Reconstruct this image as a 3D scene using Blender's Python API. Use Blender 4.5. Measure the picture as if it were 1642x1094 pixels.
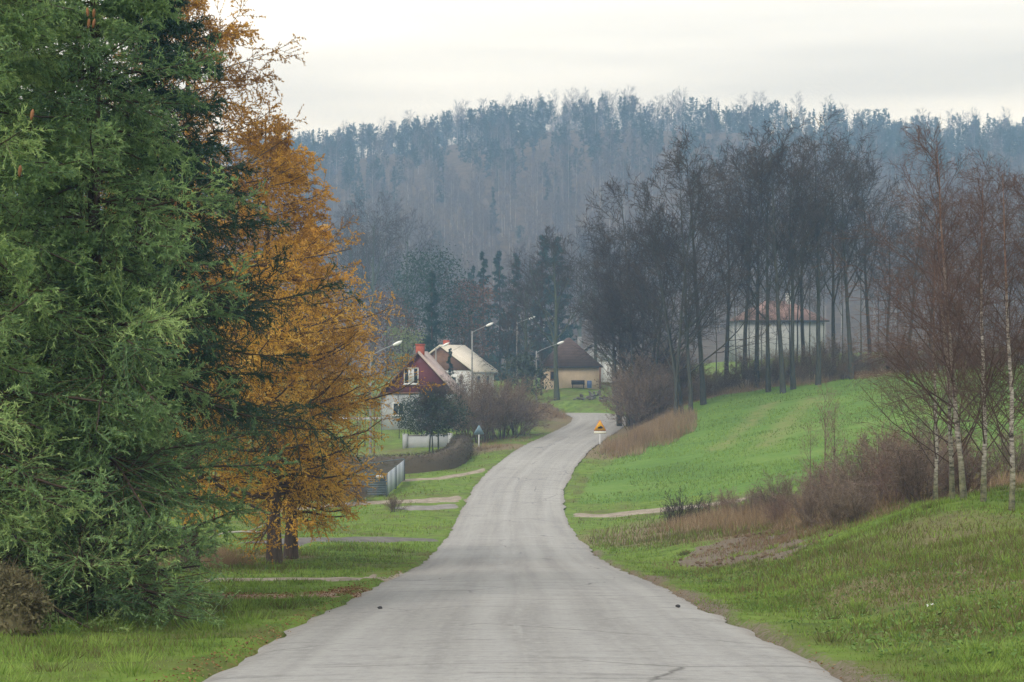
import bpy, math, random
import numpy as np
from mathutils import Vector

# ------------------------------------------------------------------ scene, camera, sky, sun, exposure
sc = bpy.context.scene
for o in list(bpy.data.objects):
    bpy.data.objects.remove(o)
COL = sc.collection
F = 2600.0                 # focal length in photo pixels (photo 1642 x 1094)
CX, HY = 821.0, 570.0      # principal column and true horizon row of the photo
cam_d = bpy.data.cameras.new('camera')
cam_d.sensor_width = 36.0
cam_d.lens = F / 1642.0 * 36.0
cam_d.shift_y = (HY - 547.0) / 1642.0
cam_d.clip_start = 0.5
cam_d.clip_end = 6000.0
cam = bpy.data.objects.new('camera', cam_d)
cam.location = (0, 0, 0)
cam.rotation_euler = (math.radians(90), 0, 0)
COL.objects.link(cam)
sc.camera = cam

SUN_EL, SUN_AZ = math.radians(42), math.radians(-150)     # high thin cloud, light from behind the camera's left
world = bpy.data.worlds.new('World')
sc.world = world
world.use_nodes = True
wn, wl = world.node_tree.nodes, world.node_tree.links
wn.clear()
w_out = wn.new('ShaderNodeOutputWorld')
w_bg = wn.new('ShaderNodeBackground')
w_sky = wn.new('ShaderNodeTexSky')
w_sky.sky_type = 'NISHITA'
w_sky.sun_disc = False
w_sky.sun_elevation = SUN_EL
w_sky.sun_rotation = SUN_AZ
w_tc = wn.new('ShaderNodeTexCoord')
w_map = wn.new('ShaderNodeMapping')
w_map.inputs['Scale'].default_value = (0.8, 0.8, 9.0)
w_no = wn.new('ShaderNodeTexNoise')
w_no.inputs['Scale'].default_value = 1.7
w_no.inputs['Detail'].default_value = 4.0
w_no.inputs['Roughness'].default_value = 0.45
w_rm = wn.new('ShaderNodeValToRGB')
w_rm.color_ramp.elements[0].position = 0.38
w_rm.color_ramp.elements[0].color = (6.3, 6.45, 6.55, 1)
w_rm.color_ramp.elements[1].position = 0.62
w_rm.color_ramp.elements[1].color = (10.4, 10.5, 10.3, 1)
w_mix = wn.new('ShaderNodeMixRGB')
w_mix.inputs['Fac'].default_value = 0.93            # overcast: the blue sky barely shows through the cloud deck
wl.new(w_tc.outputs['Generated'], w_map.inputs['Vector'])
wl.new(w_map.outputs['Vector'], w_no.inputs['Vector'])
wl.new(w_no.outputs['Fac'], w_rm.inputs['Fac'])
wl.new(w_sky.outputs['Color'], w_mix.inputs['Color1'])
wl.new(w_rm.outputs['Color'], w_mix.inputs['Color2'])
wl.new(w_mix.outputs['Color'], w_bg.inputs['Color'])
w_bg.inputs['Strength'].default_value = 0.1
wl.new(w_bg.outputs['Background'], w_out.inputs['Surface'])

sun_d = bpy.data.lights.new('sun', 'SUN')
sun_d.energy = 1.5
sun_d.angle = math.radians(14)
sun_d.color = (1.0, 0.96, 0.9)
sun = bpy.data.objects.new('sun', sun_d)
sd = Vector((math.sin(SUN_AZ) * math.cos(SUN_EL), math.cos(SUN_AZ) * math.cos(SUN_EL), math.sin(SUN_EL)))
sun.rotation_euler = (-sd).to_track_quat('-Z', 'Y').to_euler()
sun.location = (0, 0, 60)
COL.objects.link(sun)

sc.view_settings.view_transform = 'Standard'
sc.view_settings.look = 'None'
sc.view_settings.gamma = 1.0
sc.view_settings.exposure = 0.42
sc.view_settings.use_curve_mapping = False
sc.render.engine = 'CYCLES'
sc.cycles.use_denoising = True
sc.cycles.max_bounces = 6
sc.cycles.diffuse_bounces = 3
sc.cycles.transparent_max_bounces = 8
sc.cycles.volume_bounces = 2

# ------------------------------------------------------------------ helpers
rng = np.random.default_rng(7)

def tag(o, label=None, cat=None, group=None, kind=None):
    if label: o['label'] = label
    if cat: o['category'] = cat
    if group: o['group'] = group
    if kind: o['kind'] = kind
    return o

def link(name, data, parent=None, loc=None):
    o = bpy.data.objects.new(name, data)
    COL.objects.link(o)
    if parent is not None: o.parent = parent
    if loc is not None: o.location = loc
    return o

def empty(name, loc, rz=0.0):
    o = link(name, None, loc=loc)
    o.rotation_euler = (0, 0, rz)
    o.empty_display_size = 0.3
    return o

class MB:
    """collects faces, builds one mesh"""
    def __init__(s):
        s.v = []; s.q = []; s.t = []; s.n = 0; s.tint = []; s.uv = None
    def add(s, v, quads=None, tris=None, tint=0.5):
        v = np.asarray(v, float).reshape(-1, 3)
        s.v.append(v)
        tt = np.broadcast_to(np.asarray(tint, float), (len(v),))
        s.tint.append(tt)
        if quads is not None and len(quads): s.q.append(np.asarray(quads, int).reshape(-1, 4) + s.n)
        if tris is not None and len(tris): s.t.append(np.asarray(tris, int).reshape(-1, 3) + s.n)
        s.n += len(v)
    def box(s, lo, hi, tint=0.5):
        x0, y0, z0 = lo; x1, y1, z1 = hi
        v = [(x0,y0,z0),(x1,y0,z0),(x1,y1,z0),(x0,y1,z0),(x0,y0,z1),(x1,y0,z1),(x1,y1,z1),(x0,y1,z1)]
        s.add(v, [(0,3,2,1),(4,5,6,7),(0,1,5,4),(1,2,6,5),(2,3,7,6),(3,0,4,7)], tint=tint)
        return s
    def prism(s, poly, d):
        """closed polygon (list of 3d points) extruded by vector d"""
        p = np.asarray(poly, float); n = len(p)
        v = np.vstack([p, p + np.asarray(d, float)])
        tr = [(0, i+1, i) for i in range(1, n-1)] + [(n, n+i, n+i+1) for i in range(1, n-1)]
        qs = [(i, (i+1) % n, n+(i+1) % n, n+i) for i in range(n)]
        s.add(v, qs, tr)
        return s
    def tubes(s, P, R, sides=4, tint=0.5, cap=False):
        """P (n,k,3) polylines, R (n,k) radii"""
        P = np.asarray(P, float); R = np.asarray(R, float)
        n, k, _ = P.shape
        if n == 0: return s
        d = P[:, -1] - P[:, 0]
        d /= np.maximum(np.linalg.norm(d, axis=1, keepdims=True), 1e-9)
        a = np.where(np.abs(d[:, 2:3]) > 0.8, np.array([[1., 0, 0]]), np.array([[0, 0, 1.]]))
        U = np.cross(d, a); U /= np.maximum(np.linalg.norm(U, axis=1, keepdims=True), 1e-9)
        W = np.cross(d, U)
        an = np.arange(sides) * 2 * math.pi / sides
        ring = np.cos(an)[None, :, None] * U[:, None, :] + np.sin(an)[None, :, None] * W[:, None, :]
        V = P[:, :, None, :] + R[:, :, None, None] * ring[:, None, :, :]
        idx = np.arange(n * k * sides).reshape(n, k, sides)
        q = np.stack([idx[:, :-1, :], np.roll(idx, -1, 2)[:, :-1, :], np.roll(idx, -1, 2)[:, 1:, :], idx[:, 1:, :]], -1)
        tt = np.asarray(tint, float)
        if tt.ndim == 1: tt = np.repeat(tt, k * sides)
        s.add(V.reshape(-1, 3), q.reshape(-1, 4), tint=tt)
        if cap:
            for i in range(n):
                c = idx[i, -1]
                base = s.n - n * k * sides
                s.t.append(np.array([(c[0], c[j], c[j+1]) for j in range(1, sides-1)]) + base)
        return s
    def slivers(s, B, D, w, tint=0.5, rng=rng):
        """thin triangles from base B along D (length included)"""
        m = len(B)
        if m == 0: return s
        r = rng.normal(size=(m, 3))
        S = np.cross(D, r); S /= np.maximum(np.linalg.norm(S, axis=1, keepdims=True), 1e-9)
        w = np.broadcast_to(np.asarray(w, float), (m,))[:, None]
        V = np.stack([B - S * w * .5, B + S * w * .5, B + D], 1).reshape(-1, 3)
        tt = np.asarray(tint, float)
        if tt.ndim == 1: tt = np.repeat(tt, 3)
        s.add(V, tris=np.arange(3 * m).reshape(-1, 3), tint=tt)
        return s
    def leaves(s, C, size, tint=0.5, rng=rng, flat=0.0):
        """small rhombic leaves (2 triangles) randomly turned"""
        m = len(C)
        a = rng.normal(size=(m, 3)); a[:, 2] *= (1 - flat)
        a /= np.linalg.norm(a, axis=1, keepdims=True)
        b = np.cross(a, rng.normal(size=(m, 3))); b /= np.linalg.norm(b, axis=1, keepdims=True)
        sz = np.broadcast_to(np.asarray(size, float), (m,))[:, None]
        V = np.stack([C - a * sz, C - b * sz * .45, C + a * sz, C + b * sz * .45], 1).reshape(-1, 3)
        tt = np.asarray(tint, float)
        if tt.ndim == 1: tt = np.repeat(tt, 4)
        s.add(V, np.arange(4 * m).reshape(-1, 4), tint=tt)
        return s
    def mesh(s, name, mat=None, smooth=False):
        me = bpy.data.meshes.new(name)
        v = np.vstack(s.v).astype(np.float32)
        me.vertices.add(len(v)); me.vertices.foreach_set('co', v.ravel())
        q = np.vstack(s.q) if s.q else np.zeros((0, 4), int)
        t = np.vstack(s.t) if s.t else np.zeros((0, 3), int)
        lv = np.concatenate([q.ravel(), t.ravel()]).astype(np.int32)
        me.loops.add(len(lv)); me.loops.foreach_set('vertex_index', lv)
        npoly = len(q) + len(t)
        st = np.concatenate([np.arange(len(q)) * 4, len(q) * 4 + np.arange(len(t)) * 3]).astype(np.int32)
        me.polygons.add(npoly); me.polygons.foreach_set('loop_start', st)
        if smooth: me.polygons.foreach_set('use_smooth', np.ones(npoly, bool))
        me.update(calc_edges=True)
        at = me.attributes.new('tint', 'FLOAT', 'POINT')
        at.data.foreach_set('value', np.concatenate(s.tint).astype(np.float32))
        if mat: me.materials.append(mat)
        return me
    def build(s, name, mat, parent=None, smooth=False, loc=None):
        return link(name, s.mesh(name, mat, smooth), parent, loc)

# ------------------------------------------------------------------ materials
class Mat:
    def __init__(s, name, rough=0.8, spec=0.2):
        s.m = bpy.data.materials.new(name); s.m.use_nodes = True
        s.t = s.m.node_tree; s.n = s.t.nodes; s.l = s.t.links
        s.b = s.n['Principled BSDF']; s.out = s.n['Material Output']
        s.b.inputs['Roughness'].default_value = rough
        s.b.inputs['Specular IOR Level'].default_value = spec
        s._co = None
    def co(s, obj=True):
        if s._co is None:
            s._co = s.n.new('ShaderNodeTexCoord')
        return s._co.outputs['Object']
    def noise(s, scale, detail=4, rough=0.55, vec=None, sc=None, out='Fac'):
        n = s.n.new('ShaderNodeTexNoise')
        n.inputs['Scale'].default_value = scale; n.inputs['Detail'].default_value = detail; n.inputs['Roughness'].default_value = rough
        v = vec if vec is not None else s.co()
        if sc is not None:
            mp = s.n.new('ShaderNodeMapping'); mp.inputs['Scale'].default_value = sc
            s.l.new(v, mp.inputs['Vector']); v = mp.outputs['Vector']
        s.l.new(v, n.inputs['Vector'])
        return n.outputs[out]
    def ramp(s, fac, stops):
        r = s.n.new('ShaderNodeValToRGB')
        e = r.color_ramp.elements
        while len(e) < len(stops): e.new(0.5)
        for i, (p, c) in enumerate(stops):
            e[i].position = p
            c = c if isinstance(c, tuple) else (c, c, c)
            e[i].color = (*c, 1)
        s.l.new(fac, r.inputs['Fac'])
        return r.outputs['Color']
    def mix(s, fac, a, b, mode='MIX'):
        m = s.n.new('ShaderNodeMixRGB'); m.blend_type = mode
        for k, v in (('Fac', fac), ('Color1', a), ('Color2', b)):
            if isinstance(v, (int, float)): m.inputs[k].default_value = v if k == 'Fac' else (v, v, v, 1)
            elif isinstance(v, tuple): m.inputs[k].default_value = (*v, 1)
            else: s.l.new(v, m.inputs[k])
        return m.outputs['Color']
    def math(s, op, a, b=0.0, clamp=False):
        m = s.n.new('ShaderNodeMath'); m.operation = op; m.use_clamp = clamp
        for i, v in enumerate((a, b)):
            if isinstance(v, (int, float)): m.inputs[i].default_value = v
            else: s.l.new(v, m.inputs[i])
        return m.outputs[0]
    def attr(s, name, out='Fac'):
        a = s.n.new('ShaderNodeAttribute'); a.attribute_name = name
        return a.outputs[out]
    def color(s, c):
        if isinstance(c, tuple): s.b.inputs['Base Color'].default_value = (*c, 1)
        else: s.l.new(c, s.b.inputs['Base Color'])
        return s
    def bump(s, h, strength=0.4, dist=0.02):
        b = s.n.new('ShaderNodeBump'); b.inputs['Strength'].default_value = strength; b.inputs['Distance'].default_value = dist
        s.l.new(h, b.inputs['Height']); s.l.new(b.outputs['Normal'], s.b.inputs['Normal'])
        return s

def tinted(name, stops, rough=0.75, spec=0.15, translucent=0.0, nscale=None):
    """plant material: colour comes from the per-piece 'tint' attribute with a little noise"""
    m = Mat(name, rough, spec)
    f = m.attr('tint')
    if nscale: f = m.math('ADD', f, m.math('MULTIPLY', m.math('SUBTRACT', m.noise(nscale, 3), 0.5), 0.6), True)
    oi = m.n.new('ShaderNodeObjectInfo')
    f = m.math('ADD', f, m.math('MULTIPLY', m.math('SUBTRACT', oi.outputs['Random'], 0.5), 0.22), True)
    c = m.ramp(f, stops)
    m.color(c)
    if translucent:
        tr = m.n.new('ShaderNodeBsdfTranslucent'); m.l.new(c, tr.inputs['Color'])
        mx = m.n.new('ShaderNodeMixShader'); mx.inputs[0].default_value = translucent
        m.l.new(m.b.outputs[0], mx.inputs[1]); m.l.new(tr.outputs[0], mx.inputs[2])
        m.l.new(mx.outputs[0], m.out.inputs['Surface'])
    return m.m

def speckled(name, c1, c2, scale=3.0, rough=0.85, spec=0.2, bump=0.0, sc3=None, detail=6):
    m = Mat(name, rough, spec)
    f = m.noise(scale, detail, 0.65, sc=sc3)
    m.color(m.ramp(f, [(0.3, c1), (0.7, c2)]))
    if bump: m.bump(f, bump, 0.03)
    return m.m
# ------------------------------------------------------------------ road line (plan and profile) and terrain
# centre of the road: distance, column and row in the photo
RD = np.array([(-30,838,0),(0,838,0),(6,838,0),(13.3,838,1094),(15.6,838,1047),(19.6,830,1006),(26,834,961),(33,830,930),(42,827,912),(51,825,897),
               (60,823,876),(70,822,857),(80,821,836),(88,823,817),(99,833,781),(112,863,741),(125,893,716),(138,925,698),(149,947,686)], float)
rd_pts = []
for d, px, py in RD:
    if py == 0:
        rd_pts.append((0.06, d, -1.37 - d * 0.0965))
    else:
        rd_pts.append(((px - CX) * d / F, d, (HY - py) * d / F))
# the bend to the left at the far end, then away between the houses
for X, Y, py in ((8.6, 159, 675), (8.9, 166, 667), (8.0, 172.5, 663), (5.6, 177.5, 661.5), (2.0, 181, 664), (-3, 184, 668), (-10, 187, 670), (-20, 190, 670), (-34, 194, 668)):
    rd_pts.append((X, Y, (HY - py) * Y / F))
rd_pts = np.array(rd_pts)

def catmull(P, n):
    P = np.asarray(P, float)
    Q = np.vstack([2 * P[0] - P[1], P, 2 * P[-1] - P[-2]])
    out = []
    for i in range(1, len(Q) - 2):
        t = np.linspace(0, 1, n, endpoint=False)[:, None]
        p0, p1, p2, p3 = Q[i-1], Q[i], Q[i+1], Q[i+2]
        # centripetal-ish: finite difference tangents scaled to chord
        c = np.linalg.norm(p2 - p1)
        m1 = (p2 - p0) / max(np.linalg.norm(p2 - p0), 1e-6) * c
        m2 = (p3 - p1) / max(np.linalg.norm(p3 - p1), 1e-6) * c
        out.append((2*t**3 - 3*t**2 + 1) * p1 + (t**3 - 2*t**2 + t) * m1 + (-2*t**3 + 3*t**2) * p2 + (t**3 - t**2) * m2)
    out.append(P[-1:])
    return np.vstack(out)

def resample(P, step):
    P = np.asarray(P, float)
    L = np.concatenate([[0], np.cumsum(np.linalg.norm(np.diff(P, axis=0), axis=1))])
    s = np.linspace(0, L[-1], max(2, int(L[-1] / step) + 1))
    return np.stack([np.interp(s, L, P[:, i]) for i in range(P.shape[1])], 1)

ROAD = resample(catmull(rd_pts, 24), 0.5)
# smooth the vertical profile
kz = np.ones(25) / 25
zpad = np.concatenate([np.full(12, 0) + ROAD[0, 2] , ROAD[:, 2], np.full(12, ROAD[-1, 2])])
zsm = np.convolve(zpad, kz, 'valid')
ROAD[12:-12, 2] = zsm[12:-12]
HALF = 2.8
_t = np.gradient(ROAD[:, :2], axis=0); _t /= np.linalg.norm(_t, axis=1, keepdims=True)
RN = np.stack([_t[:, 1], -_t[:, 0]], 1)            # right-hand normal in plan

def road_query(X, Y):
    """signed lateral distance to the road centre (right positive), road height, index"""
    X = np.asarray(X, float); Y = np.asarray(Y, float)
    sh = X.shape
    x, y = X.ravel(), Y.ravel()
    lat = np.full(x.shape, 1e3); z = np.zeros(x.shape); idx = np.zeros(x.shape, int)
    sel = np.where((np.abs(x) < 60) & (y > -45) & (y < 215))[0]
    R4 = ROAD[::2]; N4 = RN[::2]
    for c in range(0, len(sel), 20000):
        s_ = sel[c:c+20000]
        dx = x[s_, None] - R4[None, :, 0]; dy = y[s_, None] - R4[None, :, 1]
        d2 = dx*dx + dy*dy
        j = d2.argmin(1); a = np.arange(len(s_))
        side = np.sign(dx[a, j] * N4[j, 0] + dy[a, j] * N4[j, 1]); side[side == 0] = 1
        lat[s_] = np.sqrt(d2[a, j]) * side; z[s_] = R4[j, 2]; idx[s_] = j * 2
    return lat.reshape(sh), z.reshape(sh), idx.reshape(sh)

# control points of the ground: column, row, distance
CTRL = [
 # left side, near to far
 (100,1094,13.6),(-500,1075,13.6),(0,1000,19.5),(-500,990,19.5),(300,955,27.5),(0,955,28),(-500,950,28),(450,905,45),(300,895,46),(0,890,48),(-500,890,48),
 (560,862,66),(350,858,66),(0,858,68),(-600,850,70),(650,835,80),(450,830,82),(200,830,84),(640,803,92),(480,810,92),(200,812,96),(-500,800,100),
 (650,771,104),(740,770,103),(560,775,104),(300,775,108),(700,745,114),(600,748,116),(780,735,117),(690,727,123),(600,727,126),(300,740,126),(-500,740,130),
 (760,715,131),(840,700,136),(600,690,150),(700,690,150),(300,700,155),(840,672,158),(880,676,152),(700,672,172),(500,672,175),(-300,680,180),(878,656,167),(850,650,168),(800,652,170),(870,660,162),(700,655,195),(400,655,200),
 # beyond the bend
 (900,648,182),(960,648,182),(920,620,196),(850,625,198),(1000,640,190),(700,630,240),(920,600,245),(300,630,250),(-300,640,250),
 # right side
 (1642,1050,14.2),(2200,1000,14.2),(1500,1094,13.4),(1642,960,20),(1500,975,20),(2300,880,20),(1320,975,23),(1400,905,29),(1642,850,30),(1500,865,31),(2100,800,30),(1620,830,33),(1545,805,36),(1850,790,38),
 (1080,915,45),(1200,893,46),(1300,870,45),(1100,870,56),(1200,855,56),(1350,835,50),(1500,800,48),(1800,770,50),(960,850,74),(1070,840,74),(1250,815,68),(1400,785,65),(1600,750,65),(2000,720,65),
 (925,828,85),(1070,815,84),(960,800,92),(1200,780,88),(1400,740,88),(1700,700,88),(940,765,105),(1100,740,106),(1300,705,106),(1550,665,106),(1900,640,106),
 (985,728,119),(1050,710,121),(1200,675,124),(1400,640,124),(1700,610,124),(1010,700,134),(1100,648,142),(1250,624,142),(1430,602,142),(1640,590,142),(2000,580,145),
 (1100,625,160),(1300,595,165),(1500,580,165),(1200,580,210),(1400,570,210),(1640,560,210),(1100,600,210),
]
CT = np.array([((px - CX) * d / F, d, (HY - py) * d / F) for px, py, d in CTRL])
def uv(X, Y):
    Yc = np.maximum(Y, 6.0) + 8
    return X / Yc * 2.2, np.log(Yc) * 1.0
def tps_fit(u, v, z, lam=2e-3):
    n = len(u)
    r2 = (u[:, None] - u[None]) ** 2 + (v[:, None] - v[None]) ** 2
    K = 0.5 * r2 * np.log(r2 + 1e-12) + lam * np.eye(n)
    P = np.stack([np.ones(n), u, v], 1)
    A = np.block([[K, P], [P.T, np.zeros((3, 3))]])
    return np.linalg.solve(A, np.concatenate([z, np.zeros(3)]))
# the road itself takes part in the fit
rs = ROAD[(ROAD[:, 1] > 4)][::16]
AX = np.concatenate([CT[:, 0], rs[:, 0]]); AY = np.concatenate([CT[:, 1], rs[:, 1]]); AZ = np.concatenate([CT[:, 2], rs[:, 2]])
AU, AV = uv(AX, AY)
TW = tps_fit(AU, AV, AZ)
def base_h(X, Y):
    sh = X.shape; x, y = X.ravel(), Y.ravel()
    out = np.zeros(len(x))
    for c in range(0, len(x), 20000):
        u, v = uv(x[c:c+20000], y[c:c+20000])
        u = np.clip(u, -1.4, 1.4)
        v = np.minimum(v, math.log(262))
        r2 = (u[:, None] - AU[None]) ** 2 + (v[:, None] - AV[None]) ** 2
        out[c:c+20000] = (0.5 * r2 * np.log(r2 + 1e-12)) @ TW[:-3] + TW[-3] + TW[-2] * u + TW[-1] * v
    return out.reshape(sh)
def vnoise(X, Y, s, seed=0):
    """cheap smooth noise"""
    a = np.random.default_rng(seed).uniform(0, 6.28, 8)
    k = np.random.default_rng(seed + 99).uniform(0.6, 1.6, 8)
    r = np.zeros_like(X)
    for i in range(4):
        r = r + np.sin((X * math.cos(a[i]) + Y * math.sin(a[i])) * k[i] / s + a[i+4]) * 0.25
        r = r + np.sin((X * math.cos(a[i+4]) + Y * math.sin(a[i+4])) * k[i+4] * 2.3 / s + a[i]) * 0.12
    return r
def sstep(a, b, x):
    t = np.clip((x - a) / (b - a), 0, 1); return t * t * (3 - 2 * t)
def hill_h(X, Y):
    ridge = 101 - 5 * sstep(0, -130, X) + 5 * np.exp(-((X - 50) / 90.0) ** 2) + 2.5 * np.sin(X / 61.0 + 1.0)
    rise = sstep(330, 820, Y + 18 * np.sin(X / 70.0))
    return -4 + (ridge + 4) * rise + 3 * vnoise(X, Y, 40, 5) * rise
def height(X, Y):
    b = base_h(X, Y)
    m = sstep(225, 300, Y)
    far = hill_h(X, Y)
    b = b * (1 - m) + far * m
    b = np.where(Y < 6, b, b)
    b = b + 0.10 * vnoise(X, Y, 2.6, 1) + 0.06 * vnoise(X, Y, 0.8, 2) + 0.10 * vnoise(X, Y, 1.3, 6) * sstep(3, 8, X) * sstep(60, 40, Y)
    lat, rz, _ = road_query(X, Y)
    al = np.abs(lat)
    w = sstep(HALF + 3.2, HALF + 0.15, al)
    near = np.where(al < HALF + 0.02, rz - 0.22, rz - 0.05 - 0.02 * np.minimum(al - HALF, 2) + 0.03 * vnoise(X, Y, 0.5, 3))
    return b * (1 - w) + near * w

# non-uniform grid: fine near the camera's line, wide enough for the horizon
def axis_pts(fn, n): return np.array([fn(t) for t in np.linspace(-1, 1, n)])
GX = np.sinh(np.linspace(-1, 1, 261) * 6.3) / math.sinh(6.3) * 1150.0
gy = [-35.0]
while gy[-1] < 1500:
    y = gy[-1]
    gy.append(y + (1.0 if y < 4 else max(0.22, min(0.009 * y + 0.04, 14)) if y < 260 else min(2.0 + (y - 260) * 0.03, 20)))
GY = np.array(gy)
MX, MY = np.meshgrid(GX, GY)
GZ = height(MX, MY)
def H(X, Y):
    """height of the built ground sheet"""
    X = np.asarray(X, float); Y = np.asarray(Y, float)
    i = np.clip(np.searchsorted(GX, X) - 1, 0, len(GX) - 2); j = np.clip(np.searchsorted(GY, Y) - 1, 0, len(GY) - 2)
    a = (X - GX[i]) / (GX[i+1] - GX[i]); b = (Y - GY[j]) / (GY[j+1] - GY[j])
    return (GZ[j, i] * (1-a) + GZ[j, i+1] * a) * (1-b) + (GZ[j+1, i] * (1-a) + GZ[j+1, i+1] * a) * b
_DD = np.concatenate([np.arange(9, 60, 0.1), np.arange(60, 260, 0.25)])
def G(px, py, dmin=9, dmax=260):
    """first ground point seen at a place of the photo"""
    dd = _DD[(_DD >= dmin) & (_DD <= dmax)]
    X = (px - CX) * dd / F
    rows = HY - F * H(X, dd) / dd
    hit = np.where(rows <= py)[0]
    k = hit[0] if len(hit) else int(np.argmin(np.abs(rows - py)))
    return np.array([X[k], dd[k], float(H(X[k], dd[k]))])
def at(px, d, sink=0.0):
    """ground point below column px at distance d"""
    X = (px - CX) * d / F
    return (X, d, float(H(X, d)) - sink)
def row(py, d): return (HY - py) * d / F

# ---- masks on the ground (what grows or lies there)
def seg_dist(X, Y, P):
    P = np.asarray(P)[:, :2]
    best = np.full(X.shape, 1e9)
    for a, b in zip(P[:-1], P[1:]):
        ab = b - a; L = ab @ ab
        t = np.clip(((X - a[0]) * ab[0] + (Y - a[1]) * ab[1]) / L, 0, 1)
        best = np.minimum(best, np.hypot(X - a[0] - t * ab[0], Y - a[1] - t * ab[1]))
    return best
def in_poly(X, Y, P):
    P = np.asarray(P)[:, :2]; r = np.zeros(X.shape, bool)
    j = len(P) - 1
    for i in range(len(P)):
        c = ((P[i, 1] > Y) != (P[j, 1] > Y)) & (X < (P[j, 0] - P[i, 0]) * (Y - P[i, 1]) / (P[j, 1] - P[i, 1] + 1e-12) + P[i, 0])
        r ^= c; j = i
    return r
def depth_pts(L):
    return np.array([at(px, d) for px, d in L])
PATHS = {}   # name -> (polyline, width, material key)
PATHS['footpath'] = [
  (np.array([G(180, 961), G(255, 958), G(330, 959), G(420, 960), G(520, 958), G(590, 950)]), 0.8, 'litterpath', 'narrow pale footpath covered with orange needles beside the nearest spruce'),
  (np.array([G(330, 932), G(400, 931), G(480, 930), G(560, 929), G(650, 924)]), 0.75, 'dirt', 'thin pale dirt footpath crossing the grass to the road'),
]
PATHS['driveway'] = [
  (np.array([G(430, 873), G(500, 868), G(570, 866), G(640, 865), G(700, 866), G(735, 866)]), 2.3, 'tar', 'dark asphalt driveway between two strips of grass'),
  (np.array([G(380, 822), G(480, 816), G(560, 809), G(640, 806), G(700, 803), G(760, 800)]), 2.2, 'dirt', 'pale sandy track running past the metal gate to the road'),
  (np.array([G(640, 818), G(690, 815), G(750, 814)]), 1.8, 'tar2', 'short grey drive joining the road below the sandy track'),
  (np.array([G(600, 775), G(660, 770), G(720, 765), G(800, 755)]), 1.3, 'dirt', 'narrow pale track in front of the clipped hedge'),
]
PATHS['field_track'] = [
  (np.array([G(890, 829), G(935, 827), G(1000, 824), G(1060, 819), G(1120, 812), G(1200, 800)]), 2.4, 'dirt', 'pale earth track leaving the road towards the weeds'),
]
FIELD = np.array([at(924, 91), at(1120, 88), at(1300, 80), at(1460, 74), at(1800, 70), at(2100, 90), at(2100, 150), at(1640, 146), at(1430, 144), at(1250, 144), at(1104, 142), at(1085, 130), at(985, 113), at(948, 105)])
BARE = np.array([G(1085, 905), G(1150, 912), G(1250, 900), G(1310, 870), G(1270, 850), G(1180, 862), G(1110, 880)])
# ------------------------------------------------------------------ ground sheet
ny, nx = GZ.shape
latG, _, idxG = road_query(MX, MY)
field = in_poly(MX, MY, FIELD).astype(float)
bare = in_poly(MX, MY, BARE).astype(float) * 0.9
shoulder_r = np.where((latG > 0) & (MY < 60), sstep(HALF + 0.95 + 0.55 * vnoise(MX, MY, 1.3, 11), HALF - 0.4, latG), 0)
shoulder_all = sstep(HALF + 0.16 + 0.22 * vnoise(MX, MY, 1.1, 12), HALF - 0.4, np.abs(latG))
litter = np.where(latG < 0, sstep(HALF + 0.36 + 0.22 * vnoise(MX, MY, 0.9, 13), HALF - 0.4, -latG), 0) * sstep(62, 40, MY)
litter = np.maximum(litter, 0.42 * np.where(latG > 0, sstep(HALF + 0.8, HALF + 0.2, latG), 0) * sstep(48, 42, MY) * sstep(24, 30, MY))
dry_zones = [(G(400, 890), 2.6, .8), (G(340, 900), 2.4, .8), (G(620, 885), 2.5, .35), (at(1030, 123), 9, .8), (at(1140, 135), 7, .6), (at(870, 166), 8, .9), (at(1200, 66), 9, .7), (at(1330, 60), 8, .8), (at(1450, 54), 7, .8), (at(1120, 72), 6, .6),
             (at(1560, 24), 3.0, .6), (at(1450, 31), 3.5, .55), (at(1620, 19), 1.6, .6), (at(1400, 25), 1.6, .5), (at(1290, 29), 1.6, .5), (at(1500, 18.5), 1.2, .45), (at(1180, 38), 2.2, .5), (at(1600, 29), 2.5, .6), (at(250, 26), 1.5, .4), (at(150, 17), 1.0, .35), (at(800, 126), 3, .8), (at(730, 122), 3, .6), (at(620, 124), 5, .5), (at(1600, 50), 9, .6), (at(1250, 148), 12, .8), (at(1400, 146), 10, .8), (at(1050, 150), 14, .7), (at(320, 40), 3.0, .5)]
dry = np.zeros_like(MX)
for c_, r_, a_ in dry_zones:
    dry = np.maximum(dry, a_ * sstep(1.25, 0.55, np.hypot(MX - c_[0], (MY - c_[1]) * 0.75) / r_))
dry *= 1 - field
wood = sstep(285, 340, MY)
ylw = in_poly(MX, MY, FIELD) * 0.0
# tractor lines pressed into the young corn
TRK = [np.array([G(1150, 720), G(1190, 690), G(1225, 655), G(1240, 645)]), np.array([G(1228, 715), G(1255, 685), G(1285, 655), G(1300, 640)])]
for P_ in TRK:
    ylw = np.maximum(ylw, sstep(1.2, 0.2, seg_dist(MX, MY, P_) + 0.35 * vnoise(MX, MY, 2.0, 33)) * field)
mb = MB()
ii = np.arange(nx * ny).reshape(ny, nx)
mb.add(np.stack([MX, MY, GZ], -1).reshape(-1, 3), np.stack([ii[:-1, :-1], ii[:-1, 1:], ii[1:, 1:], ii[1:, :-1]], -1).reshape(-1, 4))

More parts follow.
